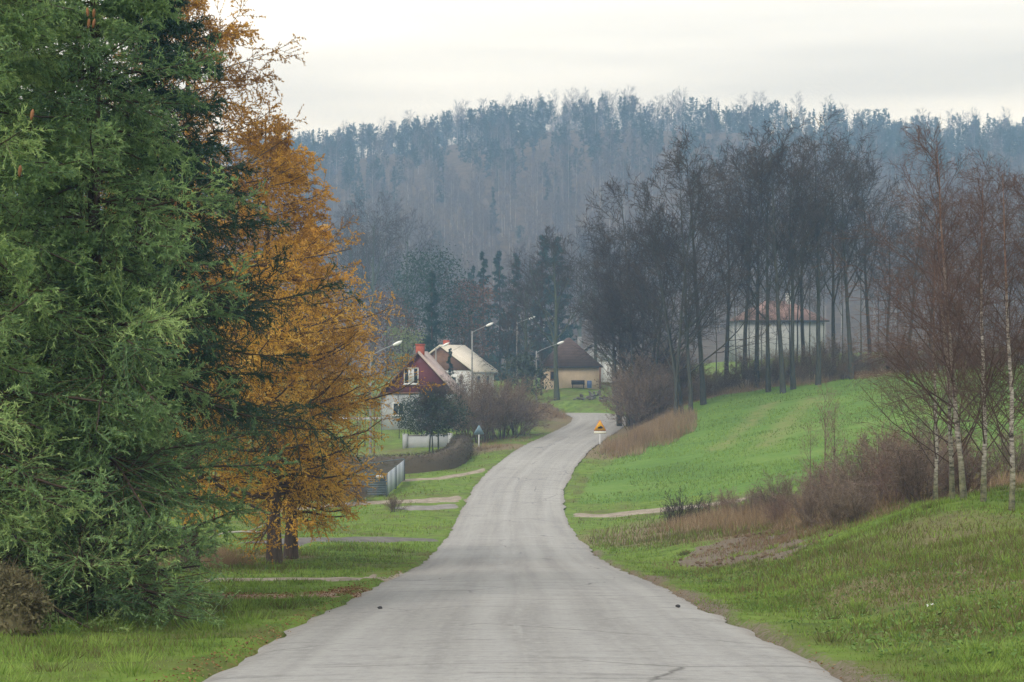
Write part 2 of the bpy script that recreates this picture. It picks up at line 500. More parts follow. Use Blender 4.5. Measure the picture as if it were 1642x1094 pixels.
g = Mat('ground_grass', 0.95, 0.08)
n_big = g.noise(0.35, 5, 0.6); n_mid = g.noise(1.6, 5, 0.65); n_fine = g.noise(14, 5, 0.7)
gr = g.ramp(n_mid, [(0.30, (0.085, 0.13, 0.030)), (0.5, (0.145, 0.225, 0.042)), (0.72, (0.21, 0.29, 0.065))])
gr = g.mix(g.ramp(n_big, [(0.48, 0.0), (0.66, 0.75)]), gr, (0.135, 0.125, 0.055))
fl_n = g.noise(0.14, 4, 0.55, sc=(1, 1, 1))
rows_ = g.noise(0.9, 5, 0.7, sc=(0.3, 2.2, 1))
fl = g.ramp(g.math('ADD', g.math('ADD', g.math('MULTIPLY', fl_n, 0.35), g.math('MULTIPLY', rows_, 0.3)), g.math('MULTIPLY', g.noise(3.5, 6, 0.8), 0.35)), [(0.36, (0.085, 0.15, 0.04)), (0.5, (0.13, 0.235, 0.048)), (0.62, (0.21, 0.285, 0.08))])
col = g.mix(g.attr('field'), gr, fl)
col = g.mix(g.math('MULTIPLY', g.attr('pressed'), g.ramp(n_mid, [(0.35, 0.1), (0.65, 0.9)])), col, (0.24, 0.235, 0.10))
def brk(a, lo=0.35, hi=0.6, amt=0.9):
    return g.ramp(g.math('ADD', g.math('MULTIPLY', g.attr(a), amt), g.math('MULTIPLY', g.math('SUBTRACT', n_fine, 0.5), 0.7)), [(lo, 0.0), (hi, 1.0)])
dirtc = g.ramp(n_fine, [(0.3, (0.13, 0.105, 0.078)), (0.7, (0.27, 0.225, 0.175))])
litc = g.ramp(n_fine, [(0.3, (0.12, 0.07, 0.038)), (0.7, (0.30, 0.18, 0.095))])
dryc = g.ramp(n_fine, [(0.3, (0.13, 0.105, 0.06)), (0.7, (0.30, 0.24, 0.15))])
col = g.mix(brk('dry'), col, dryc)
col = g.mix(brk('dirt'), col, dirtc)
col = g.mix(brk('litter'), col, litc)
col = g.mix(g.attr('wood'), col, g.ramp(n_big, [(0.3, (0.06, 0.045, 0.03)), (0.7, (0.13, 0.095, 0.065))]))
g.color(col)
g.bump(g.math('ADD', n_fine, g.math('MULTIPLY', n_mid, 1.5)), 0.7, 0.06)
me = mb.mesh('ground', g.m, smooth=True)
for nm, a_ in (('field', field), ('dirt', np.maximum(bare, np.maximum(shoulder_all * 0.8, shoulder_r))), ('litter', litter), ('dry', dry), ('wood', wood), ('pressed', ylw)):
    at_ = me.attributes.new(nm, 'FLOAT', 'POINT'); at_.data.foreach_set('value', a_.ravel().astype(np.float32))
tag(link('ground', me), 'grassy valley ground with green field and wooded hill', kind='structure')

# ------------------------------------------------------------------ road
r = Mat('pale_asphalt', 0.85, 0.25)
uvn = r.n.new('ShaderNodeUVMap'); uvn.uv_map = 'road'
UVo = uvn.outputs['UV']
sep = r.n.new('ShaderNodeSeparateXYZ'); r.l.new(UVo, sep.inputs[0])
ua, va = sep.outputs['X'], sep.outputs['Y']
streak = r.noise(1.0, 5, 0.6, vec=UVo, sc=(2.2, 0.045, 1))
cross = r.noise(1.0, 6, 0.7, vec=UVo, sc=(0.5, 3.2, 1))
patch = r.noise(0.22, 4, 0.55, vec=UVo, sc=(1.0, 0.5, 1))
grain = r.noise(60, 4, 0.7)
c = r.ramp(r.math('ADD', r.math('MULTIPLY', streak, 0.55), r.math('MULTIPLY', patch, 0.45)), [(0.34, (0.28, 0.27, 0.26)), (0.50, (0.37, 0.36, 0.345)), (0.66, (0.46, 0.45, 0.43))])
# polished wheel tracks are paler
def band(center, width):
    return r.ramp(r.math('DIVIDE', r.math('ABSOLUTE', r.math('SUBTRACT', ua, center)), width), [(0.0, 1.0), (1.0, 0.0)])
wob = r.math('MULTIPLY', r.math('SUBTRACT', r.noise(0.12, 3, 0.5, vec=UVo), 0.5), 0.7)
for cc, ww, am in ((-1.75, .42, .32), (-0.35, .30, .5), (0.65, .36, .3), (1.75, .42, .3)):
    bnd = r.ramp(r.math('DIVIDE', r.math('ABSOLUTE', r.math('ADD', r.math('SUBTRACT', ua, cc), wob)), ww), [(0.0, 1.0), (1.0, 0.0)])
    c = r.mix(r.math('MULTIPLY', bnd, am), c, (0.48, 0.472, 0.46))
c = r.mix(r.math('MULTIPLY', r.ramp(cross, [(0.50, 0.0), (0.66, 1.0)]), r.ramp(patch, [(0.36, 0.12), (0.6, 0.62)])), c, (0.16, 0.155, 0.15))
mott = r.noise(7, 6, 0.75, vec=UVo)
c = r.mix(r.ramp(mott, [(0.5, 0.0), (0.70, 0.65)]), c, (0.49, 0.48, 0.46))
c = r.mix(r.ramp(mott, [(0.28, 0.5), (0.46, 0.0)]), c, (0.16, 0.155, 0.15))
vor = r.n.new('ShaderNodeTexVoronoi'); vor.feature = 'DISTANCE_TO_EDGE'; vor.inputs['Scale'].default_value = 0.42
vm = r.mix(0.25, UVo, r.noise(1.3, 4, 0.6, vec=UVo, out='Color')); r.l.new(vm, vor.inputs['Vector'])
crk = r.math('MULTIPLY', r.ramp(vor.outputs['Distance'], [(0.0, 1.0), (0.011, 0.0)]), r.ramp(r.noise(0.35, 3, 0.5, vec=UVo), [(0.48, 0.0), (0.6, 0.75)]))
c = r.mix(crk, c, (0.09, 0.085, 0.08))
ln = r.math('MULTIPLY', r.ramp(r.math('DIVIDE', r.math('ABSOLUTE', ua), 0.06), [(0.7, 1.0), (1.0, 0.0)]), r.ramp(r.noise(1.0, 5, 0.7, vec=UVo, sc=(3, 0.5, 1)), [(0.5, 0.0), (0.75, 0.45)]))
c = r.mix(ln, c, (0.6, 0.59, 0.57))
edge = r.ramp(r.math('DIVIDE', r.math('ABSOLUTE', ua), 2.8), [(0.90, 0.0), (1.0, 0.55)])
c = r.mix(r.math('MULTIPLY', edge, r.noise(3.0, 4)), c, (0.22, 0.17, 0.125))
c = r.mix(0.35, c, r.ramp(grain, [(0.3, 0.22), (0.7, 0.42)]), 'OVERLAY')
r.color(c); r.bump(grain, 0.25, 0.01)
ks = np.array([-1, -0.93, -0.75, -0.5, -0.25, 0, 0.25, 0.5, 0.75, 0.93, 1])
RR = resample(catmull(rd_pts, 24), 0.3)
RR[:, 2] = np.interp(RR[:, 1] + 0 * RR[:, 0], ROAD[:, 1], ROAD[:, 2]) if np.all(np.diff(ROAD[:, 1]) > 0) else RR[:, 2]
tt = np.gradient(RR[:, :2], axis=0); tt /= np.linalg.norm(tt, axis=1, keepdims=True)
nn = np.stack([tt[:, 1], -tt[:, 0]], 1)
sl = np.concatenate([[0], np.cumsum(np.linalg.norm(np.diff(RR[:, :2], axis=0), axis=1))])
wl_ = HALF + 0.08 * vnoise(sl, sl * 0, 0.9, 21) + 0.07 * vnoise(sl, sl * 0, 0.25, 22)
wr_ = HALF + 0.10 * vnoise(sl, sl * 0, 1.1, 23) + 0.08 * vnoise(sl, sl * 0, 0.3, 24)
off = np.where(ks[None] < 0, ks[None] * wl_[:, None], ks[None] * wr_[:, None])
V = np.zeros((len(RR), len(ks), 3))
V[..., 0] = RR[:, None, 0] + off * nn[:, None, 0]; V[..., 1] = RR[:, None, 1] + off * nn[:, None, 1]
V[..., 2] = RR[:, None, 2] - 0.045 * (np.abs(ks[None]) ** 2) + 0.0
V[:, (0, -1), 2] -= 0.035
mb = MB(); ii = np.arange(V.shape[0] * V.shape[1]).reshape(V.shape[:2])
mb.add(V.reshape(-1, 3), np.stack([ii[:-1, :-1], ii[:-1, 1:], ii[1:, 1:], ii[1:, :-1]], -1).reshape(-1, 4))
me = mb.mesh('road', r.m, smooth=True)
ul = me.uv_layers.new(name='road')
vi = np.zeros(len(me.loops), np.int32); me.loops.foreach_get('vertex_index', vi)
uvv = np.stack([off.ravel(), np.repeat(sl, len(ks))], 1)[vi].astype(np.float32)
ul.data.foreach_set('uv', uvv.ravel())
tag(link('road', me), 'pale worn asphalt road winding downhill into the village', kind='structure')

# ------------------------------------------------------------------ paths and drives
PM = {
 'dirt': speckled('path_dirt', (0.20, 0.165, 0.125), (0.42, 0.365, 0.30), 2.2, 0.95, 0.1, 0.4),
 'tar': speckled('path_tar', (0.09, 0.085, 0.082), (0.20, 0.185, 0.175), 1.6, 0.9, 0.2, 0.3),
 'tar2': speckled('path_grey', (0.17, 0.16, 0.15), (0.31, 0.29, 0.275), 1.6, 0.9, 0.2, 0.3),
 'litterpath': speckled('path_litter', (0.20, 0.11, 0.06), (0.44, 0.36, 0.28), 1.3, 0.95, 0.1, 0.4),
}
for nm, lst in PATHS.items():
    for P_, w_, mk, lab in lst:
        Q = resample(catmull(P_[:, :2], 10), 0.35)
        t_ = np.gradient(Q, axis=0); t_ /= np.linalg.norm(t_, axis=1, keepdims=True)
        n_ = np.stack([t_[:, 1], -t_[:, 0]], 1)
        s_ = np.arange(len(Q)) * 0.35
        kk = np.linspace(-1, 1, 7)
        hw = w_ * 0.5 * (1 + 0.22 * vnoise(s_, s_ * 0 + w_, 0.8, 31) + 0.16 * vnoise(s_, s_ * 0 + w_, 0.3, 32))
        o_ = kk[None] * hw[:, None]
        Vp = np.zeros((len(Q), 7, 3)); Vp[..., 0] = Q[:, None, 0] + o_ * n_[:, None, 0]; Vp[..., 1] = Q[:, None, 1] + o_ * n_[:, None, 1]
        latp, rzp, _ = road_query(Vp[..., 0], Vp[..., 1])
        Vp[..., 2] = H(Vp[..., 0], Vp[..., 1]) + np.where(np.abs(kk)[None] > 0.95, -0.01, 0.035)
        Vp[..., 2] = np.where(np.abs(latp) < HALF + 0.4, np.minimum(Vp[..., 2], rzp - 0.07), Vp[..., 2])
        keep = np.abs(latp).min(1) > HALF - 0.7
        Vp = Vp[keep]
        mb = MB(); ii = np.arange(Vp.shape[0] * 7).reshape(-1, 7)
        mb.add(Vp.reshape(-1, 3), np.stack([ii[:-1, :-1], ii[:-1, 1:], ii[1:, 1:], ii[1:, :-1]], -1).reshape(-1, 4))
        tag(mb.build('path', PM[mk], smooth=True), lab, kind='structure')

# ------------------------------------------------------------------ grass blades on the verges, the bank and the field edge
M_grass = tinted('grass_blade', [(0.0, (0.20, 0.165, 0.075)), (0.22, (0.135, 0.135, 0.045)), (0.4, (0.11, 0.17, 0.036)), (0.65, (0.19, 0.295, 0.054)), (1.0, (0.31, 0.42, 0.10))], 0.7, 0.12, 0.35)
def path_clear(X, Y):
    m = np.ones(X.shape, bool)
    for lst in PATHS.values():
        for P_, w_, mk, lab in lst:
            Q = resample(catmull(P_[:, :2], 6), 1.5)
            m &= seg_dist(X, Y, Q) > w_ * 0.5 + 0.12 + 0.004 * Y
    return m
def grass_patch(n, y0, y1, u0, u1, h0, h1, w, power, fieldtoo=False, rng=rng):
    # sample uniformly in plan with density falling with distance
    Y = y0 * (y1 / y0) ** rng.uniform(0, 1, n) if power else rng.uniform(y0, y1, n)
    X = rng.uniform(u0, u1, n) * Y
    lat, rz, _ = road_query(X, Y)
    edge_n = 0.25 * vnoise(X, Y, 0.7, 41) + 0.12
    ok = (np.abs(lat) > HALF - 0.06 + np.maximum(edge_n, 0) * .7 + rng.exponential(0.06, n)) & path_clear(X, Y)
    ok &= ~(in_poly(X, Y, BARE) & (rng.uniform(size=n) < 0.85))
    if not fieldtoo: ok &= ~in_poly(X, Y, FIELD)
    ok &= rng.uniform(size=n) < 0.45 + 0.6 * (vnoise(X, Y, 1.3, 42) + 0.5)
    X, Y, lat = X[ok], Y[ok], lat[ok]
    m = len(X)
    dz = np.zeros(m)
    for c_, r_, a_ in dry_zones:
        dz = np.maximum(dz, a_ * sstep(1.2, 0.6, np.hypot(X - c_[0], (Y - c_[1]) * 0.75) / r_))
    tint = np.clip(0.62 + 0.30 * vnoise(X, Y, 1.8, 43) + 0.2 * vnoise(X, Y, 0.4, 45) + rng.normal(0, 0.12, m), 0.3, 1)
    tint = np.where(rng.uniform(size=m) < 0.10 + 0.8 * dz + 0.22 * (vnoise(X, Y, 2.4, 44) > 0.25), rng.uniform(0, 0.25, m), tint)
    hh = rng.uniform(h0, h1, m) * (0.75 + 0.5 * (vnoise(X, Y, 0.9, 46) + 0.5)) * (1 + 1.2 * dz) * np.clip((np.abs(lat) - HALF) / 0.6, 0.45, 1)
    B = np.stack([X, Y, H(X, Y) - 0.01], 1)
    D = rng.normal(0, 0.42, (m, 3)); D[:, 2] = 1; D /= np.linalg.norm(D, axis=1, keepdims=True); D *= hh[:, None]
    return B, D, w * rng.uniform(0.6, 1.4, m) * (Y / 14.0) ** 0.55, tint
mb = MB()
for args in ((170000, 11.5, 30, -0.40, 0.40, 0.035, 0.09, 0.010, True), (150000, 24, 62, -0.36, 0.40, 0.05, 0.12, 0.012, True), (60000, 55, 125, -0.30, 0.36, 0.08, 0.20, 0.016, True)):
    B, D, w_, t_ = grass_patch(*args)
    mb.slivers(B, D, w_, t_)
# young corn of the field, in loose drill rows
n = 70000
Y = 72 * (146 / 72) ** rng.uniform(0, 1, n); X = rng.uniform(.03, .42, n) * Y
ok = in_poly(X, Y, FIELD) & (vnoise(X, Y, 1.6, 47) > -.35); X, Y = X[ok], Y[ok]
pr = np.minimum(seg_dist(X, Y, TRK[0]), seg_dist(X, Y, TRK[1])); ok = (pr > .6) | (rng.uniform(size=len(X)) < .4); X, Y = X[ok], Y[ok]
D = rng.normal(0, .4, (len(X), 3)); D[:, 2] = 1; D = D / np.linalg.norm(D, axis=1, keepdims=True) * rng.uniform(.08, .22, len(X))[:, None]
mb.slivers(np.stack([X, Y, H(X, Y) - .01], 1), D, .045 * (Y / 90), np.clip(.60 + .2 * vnoise(X, Y, 3.5, 48) + rng.normal(0, .16, len(X)), .3, 1))
# coarse tussocks
for k_ in range(420):
    yy = 13 * (60 / 13) ** rng.uniform(); xx = rng.uniform(-.36, .38) * yy
    la = abs(float(road_query(np.array([xx]), np.array([yy]))[0][0]))
    if la < HALF + .6 or in_poly(np.array([xx]), np.array([yy]), FIELD)[0] or not path_clear(np.array([xx]), np.array([yy]))[0]: continue
    m_ = 70; a_ = rng.uniform(0, 6.283, m_); q_ = np.abs(rng.normal(0, .13, m_)); X = xx + q_ * np.cos(a_); Y = yy + q_ * np.sin(a_)
    D = np.stack([np.cos(a_) * .6, np.sin(a_) * .6, np.ones(m_)], 1) + rng.normal(0, .25, (m_, 3)); D = D / np.linalg.norm(D, axis=1, keepdims=True) * rng.uniform(.08, .22, m_)[:, None]
    mb.slivers(np.stack([X, Y, H(X, Y) - .01], 1), D, .011 * (yy / 14) ** .5, np.clip(rng.choice([.2, .65, .8, .9]) + rng.normal(0, .12, m_), 0, 1))
tag(mb.build('grass', M_grass), 'short green and dry grass on the verges and bank', kind='stuff')

# broad-leaved weeds and fallen leaves
M_weed = tinted('weed_leaf', [(0.0, (0.10, 0.075, 0.03)), (0.4, (0.08, 0.145, 0.036)), (1.0, (0.19, 0.30, 0.075))], 0.6, 0.2, 0.2)
M_litter = tinted('fallen_leaf', [(0.0, (0.11, 0.05, 0.022)), (0.5, (0.24, 0.13, 0.06)), (1.0, (0.36, 0.24, 0.13))], 0.9, 0.1)
mb = MB()
for (px, py, rad, n) in ((520, 880, 2.6, 900), (470, 895, 2.2, 700), (420, 915, 1.8, 500), (560, 905, 1.5, 350), (1160, 940, 1.3, 250), (1350, 960, 1.8, 420), (1450, 1000, 1.4, 420), (1560, 1040, 1.2, 400), (1250, 925, 1.2, 250), (1100, 925, 1.4, 300), (1600, 980, 1.4, 350), (1330, 1030, 1.0, 220), (60, 1010, 1.0, 260), (200, 985, 1.0, 220), (300, 935, 1.6, 300), (1500, 920, 1.6, 400)):
    c_ = G(px, py)
    a_ = rng.uniform(0, 6.283, n); rr = rad * np.sqrt(rng.uniform(0, 1, n))
    X, Y = c_[0] + rr * np.cos(a_), c_[1] + rr * np.sin(a_) * 1.6
    ok = (np.abs(road_query(X, Y)[0]) > HALF + 0.5) & path_clear(X, Y); X, Y = X[ok], Y[ok]
    Z = H(X, Y) + rng.uniform(0.02, 0.14, len(X)) * (0.4 + 0.8 * (vnoise(X, Y, 0.3, 51) + .5))
    mb.leaves(np.stack([X, Y, Z], 1), rng.uniform(0.015, 0.04, len(X)), np.clip(rng.normal(0.75, 0.25, len(X)), 0, 1))
tag(mb.build('weeds', M_weed), 'low broad-leaved weeds among the grass', kind='stuff')
mb = MB()
n = 4000
Y = 12 * (58 / 12) ** rng.uniform(0, 1, n); side = np.where(rng.uniform(size=n) < 0.72, -1, 1)
X = 0.06 + side * (HALF + 0.05 + np.abs(rng.normal(0, 0.14, n)) - 0.14 * (rng.uniform(size=n) < 0.25))
ok = (side < 0) | ((Y > 24) & (Y < 48)) | (rng.uniform(size=n) < 0.35); X, Y = X[ok], Y[ok]
lat, rz, _ = road_query(X, Y)
Z = np.where(np.abs(lat) < HALF, rz - 0.03, H(X, Y) + 0.015)
mb.leaves(np.stack([X, Y, Z], 1), rng.uniform(0.008, 0.02, len(X)), rng.uniform(0, 1, len(X)), flat=0.7)
n = 2600
P1 = resample(catmull(PATHS['footpath'][0][0][:, :2], 6), 0.05); k_ = rng.integers(0, len(P1), n)
X, Y = P1[k_, 0] + rng.normal(0, .25, n), P1[k_, 1] + rng.normal(0, .3, n)
mb.leaves(np.stack([X, Y, H(X, Y) + 0.05], 1), rng.uniform(0.012, 0.03, n), rng.uniform(0, 1, n), flat=0.7)
tag(mb.build('fallen_leaves', M_litter), 'orange larch needles and leaves along the road edge', kind='stuff')
# ------------------------------------------------------------------ village: houses, lamps, signs, fence
M_maroon = Mat('maroon_boards', 0.8, 0.2)
bw = M_maroon.n.new('ShaderNodeTexWave'); bw.wave_type = 'BANDS'; bw.bands_direction = 'X'; bw.inputs['Scale'].default_value = 2.4; bw.inputs['Distortion'].default_value = 0.0
M_maroon.l.new(M_maroon.co(), bw.inputs['Vector'])
M_maroon.color(M_maroon.mix(M_maroon.ramp(bw.outputs['Fac'], [(0.0, 0.0), (0.12, 1.0)]), (0.05, 0.018, 0.018), M_maroon.ramp(M_maroon.noise(1.5, 5), [(0.3, (0.115, 0.032, 0.040)), (0.7, (0.165, 0.050, 0.060))])))
M_maroon = M_maroon.m
M_white = speckled('white_paint', (0.62, 0.62, 0.61), (0.78, 0.78, 0.77), 2, 0.6)
M_render_w = speckled('white_render', (0.55, 0.57, 0.58), (0.74, 0.75, 0.75), 1.2, 0.9)
M_render_g = speckled('grey_render', (0.32, 0.34, 0.36), (0.46, 0.48, 0.49), 1.0, 0.9)
M_beige = speckled('beige_render', (0.50, 0.39, 0.27), (0.64, 0.51, 0.37), 0.9, 0.9)
M_glass = Mat('dark_glass', 0.08, 0.5).color((0.02, 0.025, 0.03)).m
M_curtain = Mat('curtain', 0.8).color((0.62, 0.62, 0.64)).m
M_brick = speckled('chimney_brick', (0.30, 0.07, 0.045), (0.48, 0.13, 0.085), 5, 0.9)
def roof_mat(name, a, b, sc=3.0):
    m = Mat(name, 0.75, 0.25)
    w = m.n.new('ShaderNodeTexWave'); w.wave_type = 'BANDS'; w.bands_direction = 'Y'; w.inputs['Scale'].default_value = sc; w.inputs['Distortion'].default_value = 0.3
    m.l.new(m.co(), w.inputs['Vector'])
    m.color(m.mix(m.ramp(w.outputs['Fac'], [(0, 0.0), (0.35, 1.0)]), tuple(x * 0.72 for x in a), m.ramp(m.noise(0.9, 6, 0.7), [(0.3, a), (0.7, b)])))
    m.bump(w.outputs['Fac'], 0.4, 0.04)
    return m.m
M_roof_pink = roof_mat('roof_pink', (0.40, 0.31, 0.29), (0.62, 0.52, 0.48))
M_roof_cream = roof_mat('roof_cream', (0.66, 0.60, 0.50), (0.82, 0.77, 0.68), 2.0)
M_roof_dark = roof_mat('roof_dark', (0.085, 0.058, 0.05), (0.15, 0.105, 0.09))
M_roof_red = roof_mat('roof_red', (0.24, 0.15, 0.13), (0.36, 0.235, 0.21))
M_roof_grey = roof_mat('roof_grey', (0.24, 0.25, 0.27), (0.36, 0.37, 0.39))
M_wood_brown = speckled('brown_boards', (0.13, 0.075, 0.05), (0.22, 0.13, 0.09), 2, 0.85)
M_dark = speckled('dark_paint', (0.03, 0.03, 0.032), (0.06, 0.06, 0.062), 3, 0.6)
M_metal = Mat('zinc_metal', 0.5, 0.5).color((0.30, 0.32, 0.34)); M_metal.b.inputs['Metallic'].default_value = 0.6; M_metal = M_metal.m
M_concrete = speckled('concrete_pole', (0.20, 0.20, 0.20), (0.32, 0.32, 0.31), 3, 0.9)
M_lamp_white = Mat('lamp_housing', 0.45, 0.4).color((0.82, 0.83, 0.83)).m
M_lamp_glass = Mat('lamp_glass', 0.2, 0.5).color((0.70, 0.72, 0.74)).m

def gable_roof(mb_, w, l, eave_z, rise, over, thick=0.16, y0=0.0):
    """two slopes along local Y, gables at y0 and y0+l"""
    hw = w / 2 + over; ez = eave_z - rise * over / (w / 2)
    for s in (-1, 1):
        a = [(s * hw, y0 - over, ez), (0, y0 - over, eave_z + rise), (0, y0 + l + over, eave_z + rise), (s * hw, y0 + l + over, ez)]
        if s < 0: a = a[::-1]
        mb_.prism(a, (0, 0, thick))
    return mb_

def window(root, mat_frame, x0, z0, w, h, y, bars=1, curtain=False, depth=0.08):
    """window in a wall facing -Y at local y: frame with panes"""
    wd = MB(); t = 0.09
    wd.box((x0, y - depth, z0), (x0 + w, y + 0.05, z0 + t)); wd.box((x0, y - depth, z0 + h - t), (x0 + w, y + 0.05, z0 + h))
    wd.box((x0, y - depth, z0 + t), (x0 + t, y + 0.05, z0 + h - t)); wd.box((x0 + w - t, y - depth, z0 + t), (x0 + w, y + 0.05, z0 + h - t))
    wo = wd.build('window', mat_frame, root)
    iw = (w - 2 * t - bars * t) / (bars + 1)
    for b in range(bars):
        xx = x0 + t + iw * (b + 1) + t * b
        MB().box((xx, y - depth + 0.01, z0 + t), (xx + t, y + 0.04, z0 + h - t)).build('mullion', mat_frame, wo)
    for b in range(bars + 1):
        xx = x0 + t + (iw + t) * b
        if curtain:
            f = 0.42
            xs = (xx, xx + iw * f) if b else (xx + iw * (1 - f), xx + iw)
            ds = (xx + iw * f, xx + iw) if b else (xx, xx + iw * (1 - f))
            MB().box((xs[0], y - 0.012, z0 + t), (xs[1], y + 0.03, z0 + h - t)).build('curtain', M_curtain, wo)
            MB().box((ds[0], y - 0.015, z0 + t), (ds[1], y + 0.03, z0 + h - t)).build('pane', M_glass, wo)
        else:
            MB().box((xx, y - 0.015, z0 + t), (xx + iw, y + 0.03, z0 + h - t)).build('pane', M_glass, wo)
    MB().box((x0 - 0.08, y - depth - 0.07, z0 - 0.06), (x0 + w + 0.08, y - 0.005, z0 - 0.002)).build('sill', mat_frame, wo)
    return wo

# --- red gabled house
d = 150.0
cx_ = (671 - CX) * d / F; ez = row(632, d); gz = min(float(H(cx_ + dx, d + dy)) for dx in (-4, 4) for dy in (0, 9)) - 0.2
hr = empty('house', (cx_, d, gz), math.radians(-2.5))
tag(hr, 'small house with maroon boarded gable, red chimney and white attic window', 'house')
E = ez - gz; W_, L_, RISE = 7.0, 8.5, row(566, d) - ez
MB().box((-W_/2, 0, 0), (W_/2, L_, E)).build('wall', M_render_g, hr)
MB().prism([(-W_/2 - .05, -.06, E), (W_/2 + .05, -.06, E), (0, -.06, E + RISE)], (0, L_ + .12, 0)).build('gable', M_maroon, hr)
MB().box((-W_/2 - .1, -.14, E + 0.02), (W_/2 + .1, -.065, E + .16)).box((-W_/2 + .5, -.13, E + .75), (W_/2 - .5, -.065, E + .82)).build('trim_board', M_wood_brown, hr)
rf = gable_roof(MB(), W_, L_, E, RISE, 0.35).build('roof', M_roof_pink, hr)
for s in (-1, 1):
    hw = W_/2 + .35; z_e = E - RISE * .35 / (W_/2)
    MB().prism([(s*hw, -.40, z_e - .06), (0, -.40, E + RISE - .06), (0, -.40, E + RISE + .17), (s*hw, -.40, z_e + .17)][::s], (0, .045, 0)).build('barge_board', M_wood_brown if s < 0 else M_roof_pink, rf)
MB().box((-.38, 1.2, E + RISE - .5), (.38, 1.9, E + RISE + .72)).box((-.44, 1.14, E + RISE + .72), (.44, 1.96, E + RISE + .84)).build('chimney', M_brick, rf)
window(hr, M_white, (659.5 - 671) * d / F - .68, row(616, d) - gz, 1.36, 1.52, -.06, 1, True)
window(hr, M_white, -2.4, E - 2.0, 1.1, 1.2, 0.0, 1)
window(hr, M_white, 0.9, E - 2.0, 1.1, 1.2, 0.0, 1)

# --- white house with cream roof
d = 180.0
ang = math.radians(-17)
ccx, ccy = (757 - CX) * d / F, d
HWd, LEN, RS = 3.7, 8.0, 2.7
ux, uy = math.cos(ang), math.sin(ang)
org = (ccx - HWd * ux, ccy - HWd * uy)
gz = float(H(org[0], org[1])) - 1.0
hw_ = empty('house', (org[0], org[1], gz), ang)
tag(hw_, 'white rendered house with pale cream roof behind the maroon gable', 'house')
E = row(594, d) - gz
MB().box((-HWd, 0, 0), (HWd, LEN, E)).build('wall', M_render_w, hw_)
MB().prism([(-HWd - .03, -.05, E), (HWd + .03, -.05, E), (0, -.05, E + RS)], (0, LEN + .1, 0)).build('gable', M_wood_brown, hw_)
rf = gable_roof(MB(), 2 * HWd, LEN, E, RS, 0.4).build('roof', M_roof_cream, hw_)
MB().box((-1.2, 4.2, E + RS - 1.0), (-.6, 4.8, E + RS + .7)).build('chimney', M_brick, rf)
window(hw_, M_white, -2.2, E - 2.0, 1.1, 1.3, 0.0, 1); window(hw_, M_white, 0.8, E - 2.0, 1.1, 1.3, 0.0, 1)
for yy in (1.6, 5.0):
    wq = MB().box((HWd - .02, yy, E - 1.9), (HWd + .06, yy + 1.1, E - .6)).build('window', M_white, hw_)
    MB().box((HWd + .03, yy + .1, E - 1.8), (HWd + .075, yy + 1.0, E - .7)).build('pane', M_glass, wq)
MB().tubes([[(HWd + .42, -.4, E - .32), (HWd + .42, LEN + .4, E - .32)]], [[.07, .07]], 6).build('gutter', M_metal, hw_)

# --- beige house with dark hipped roof
d = 196.0
cx_ = (918 - CX) * d / F; gz = row(621, d)
hb = empty('house', (cx_, d, gz), math.radians(3))
tag(hb, 'beige rendered house with steep dark hipped roof beyond the bend', 'house')
W_, L_, E, TOP = 6.6, 8.0, row(585, d) - gz, row(541, d) - gz
MB().box((-W_/2, 0, -1.5), (W_/2, L_, E)).build('wall', M_beige, hb)
ov = .4; a_ = W_/2 + ov
mb = MB(); mb.add([(-a_, -ov, E - .25), (a_, -ov, E - .25), (a_, L_ + ov, E - .25), (-a_, L_ + ov, E - .25), (-.2, 1.6, TOP), (-.2, L_ - 1.6, TOP)],
                  [(1, 2, 5, 4), (3, 0, 4, 5), (0, 3, 2, 1)], [(0, 1, 4), (2, 3, 5)])
rf = mb.build('roof', M_roof_dark, hb)
MB().box((-a_, -ov - .03, E - .35), (a_, -ov + .05, E - .2)).build('fascia', M_dark, rf)
MB().box((.9, 3.0, TOP - 1.6), (1.4, 3.5, TOP + .1)).build('chimney', M_roof_grey, rf)
MB().box((W_/2 - .1, -.5, -.2), (W_/2 + .12, -.28, E - .3)).build('post', M_wood_brown, hb)
window(hb, M_wood_brown, -2.7, .9, .9, 1.0, 0.0, 1)
# shed roof of the grey annex
d2 = 206.0
cx2 = (950 - CX) * d2 / F; gz2 = row(618, d2)
ha = empty('outbuilding', (cx2, d2, gz2), math.radians(-24))
tag(ha, 'grey roofed outbuilding behind the beige house', 'outbuilding')
E2 = row(580, d2) - gz2
MB().box((-3, 0, -1.5), (3, 7, E2)).build('wall', M_render_w, ha)
MB().prism([(-3.02, -.02, E2), (3.02, -.02, E2), (0, -.02, E2 + 2.2)], (0, 7.04, 0)).build('gable', M_render_g, ha)
gable_roof(MB(), 6, 7, E2, 2.2, .35).build('roof', M_roof_grey, ha)
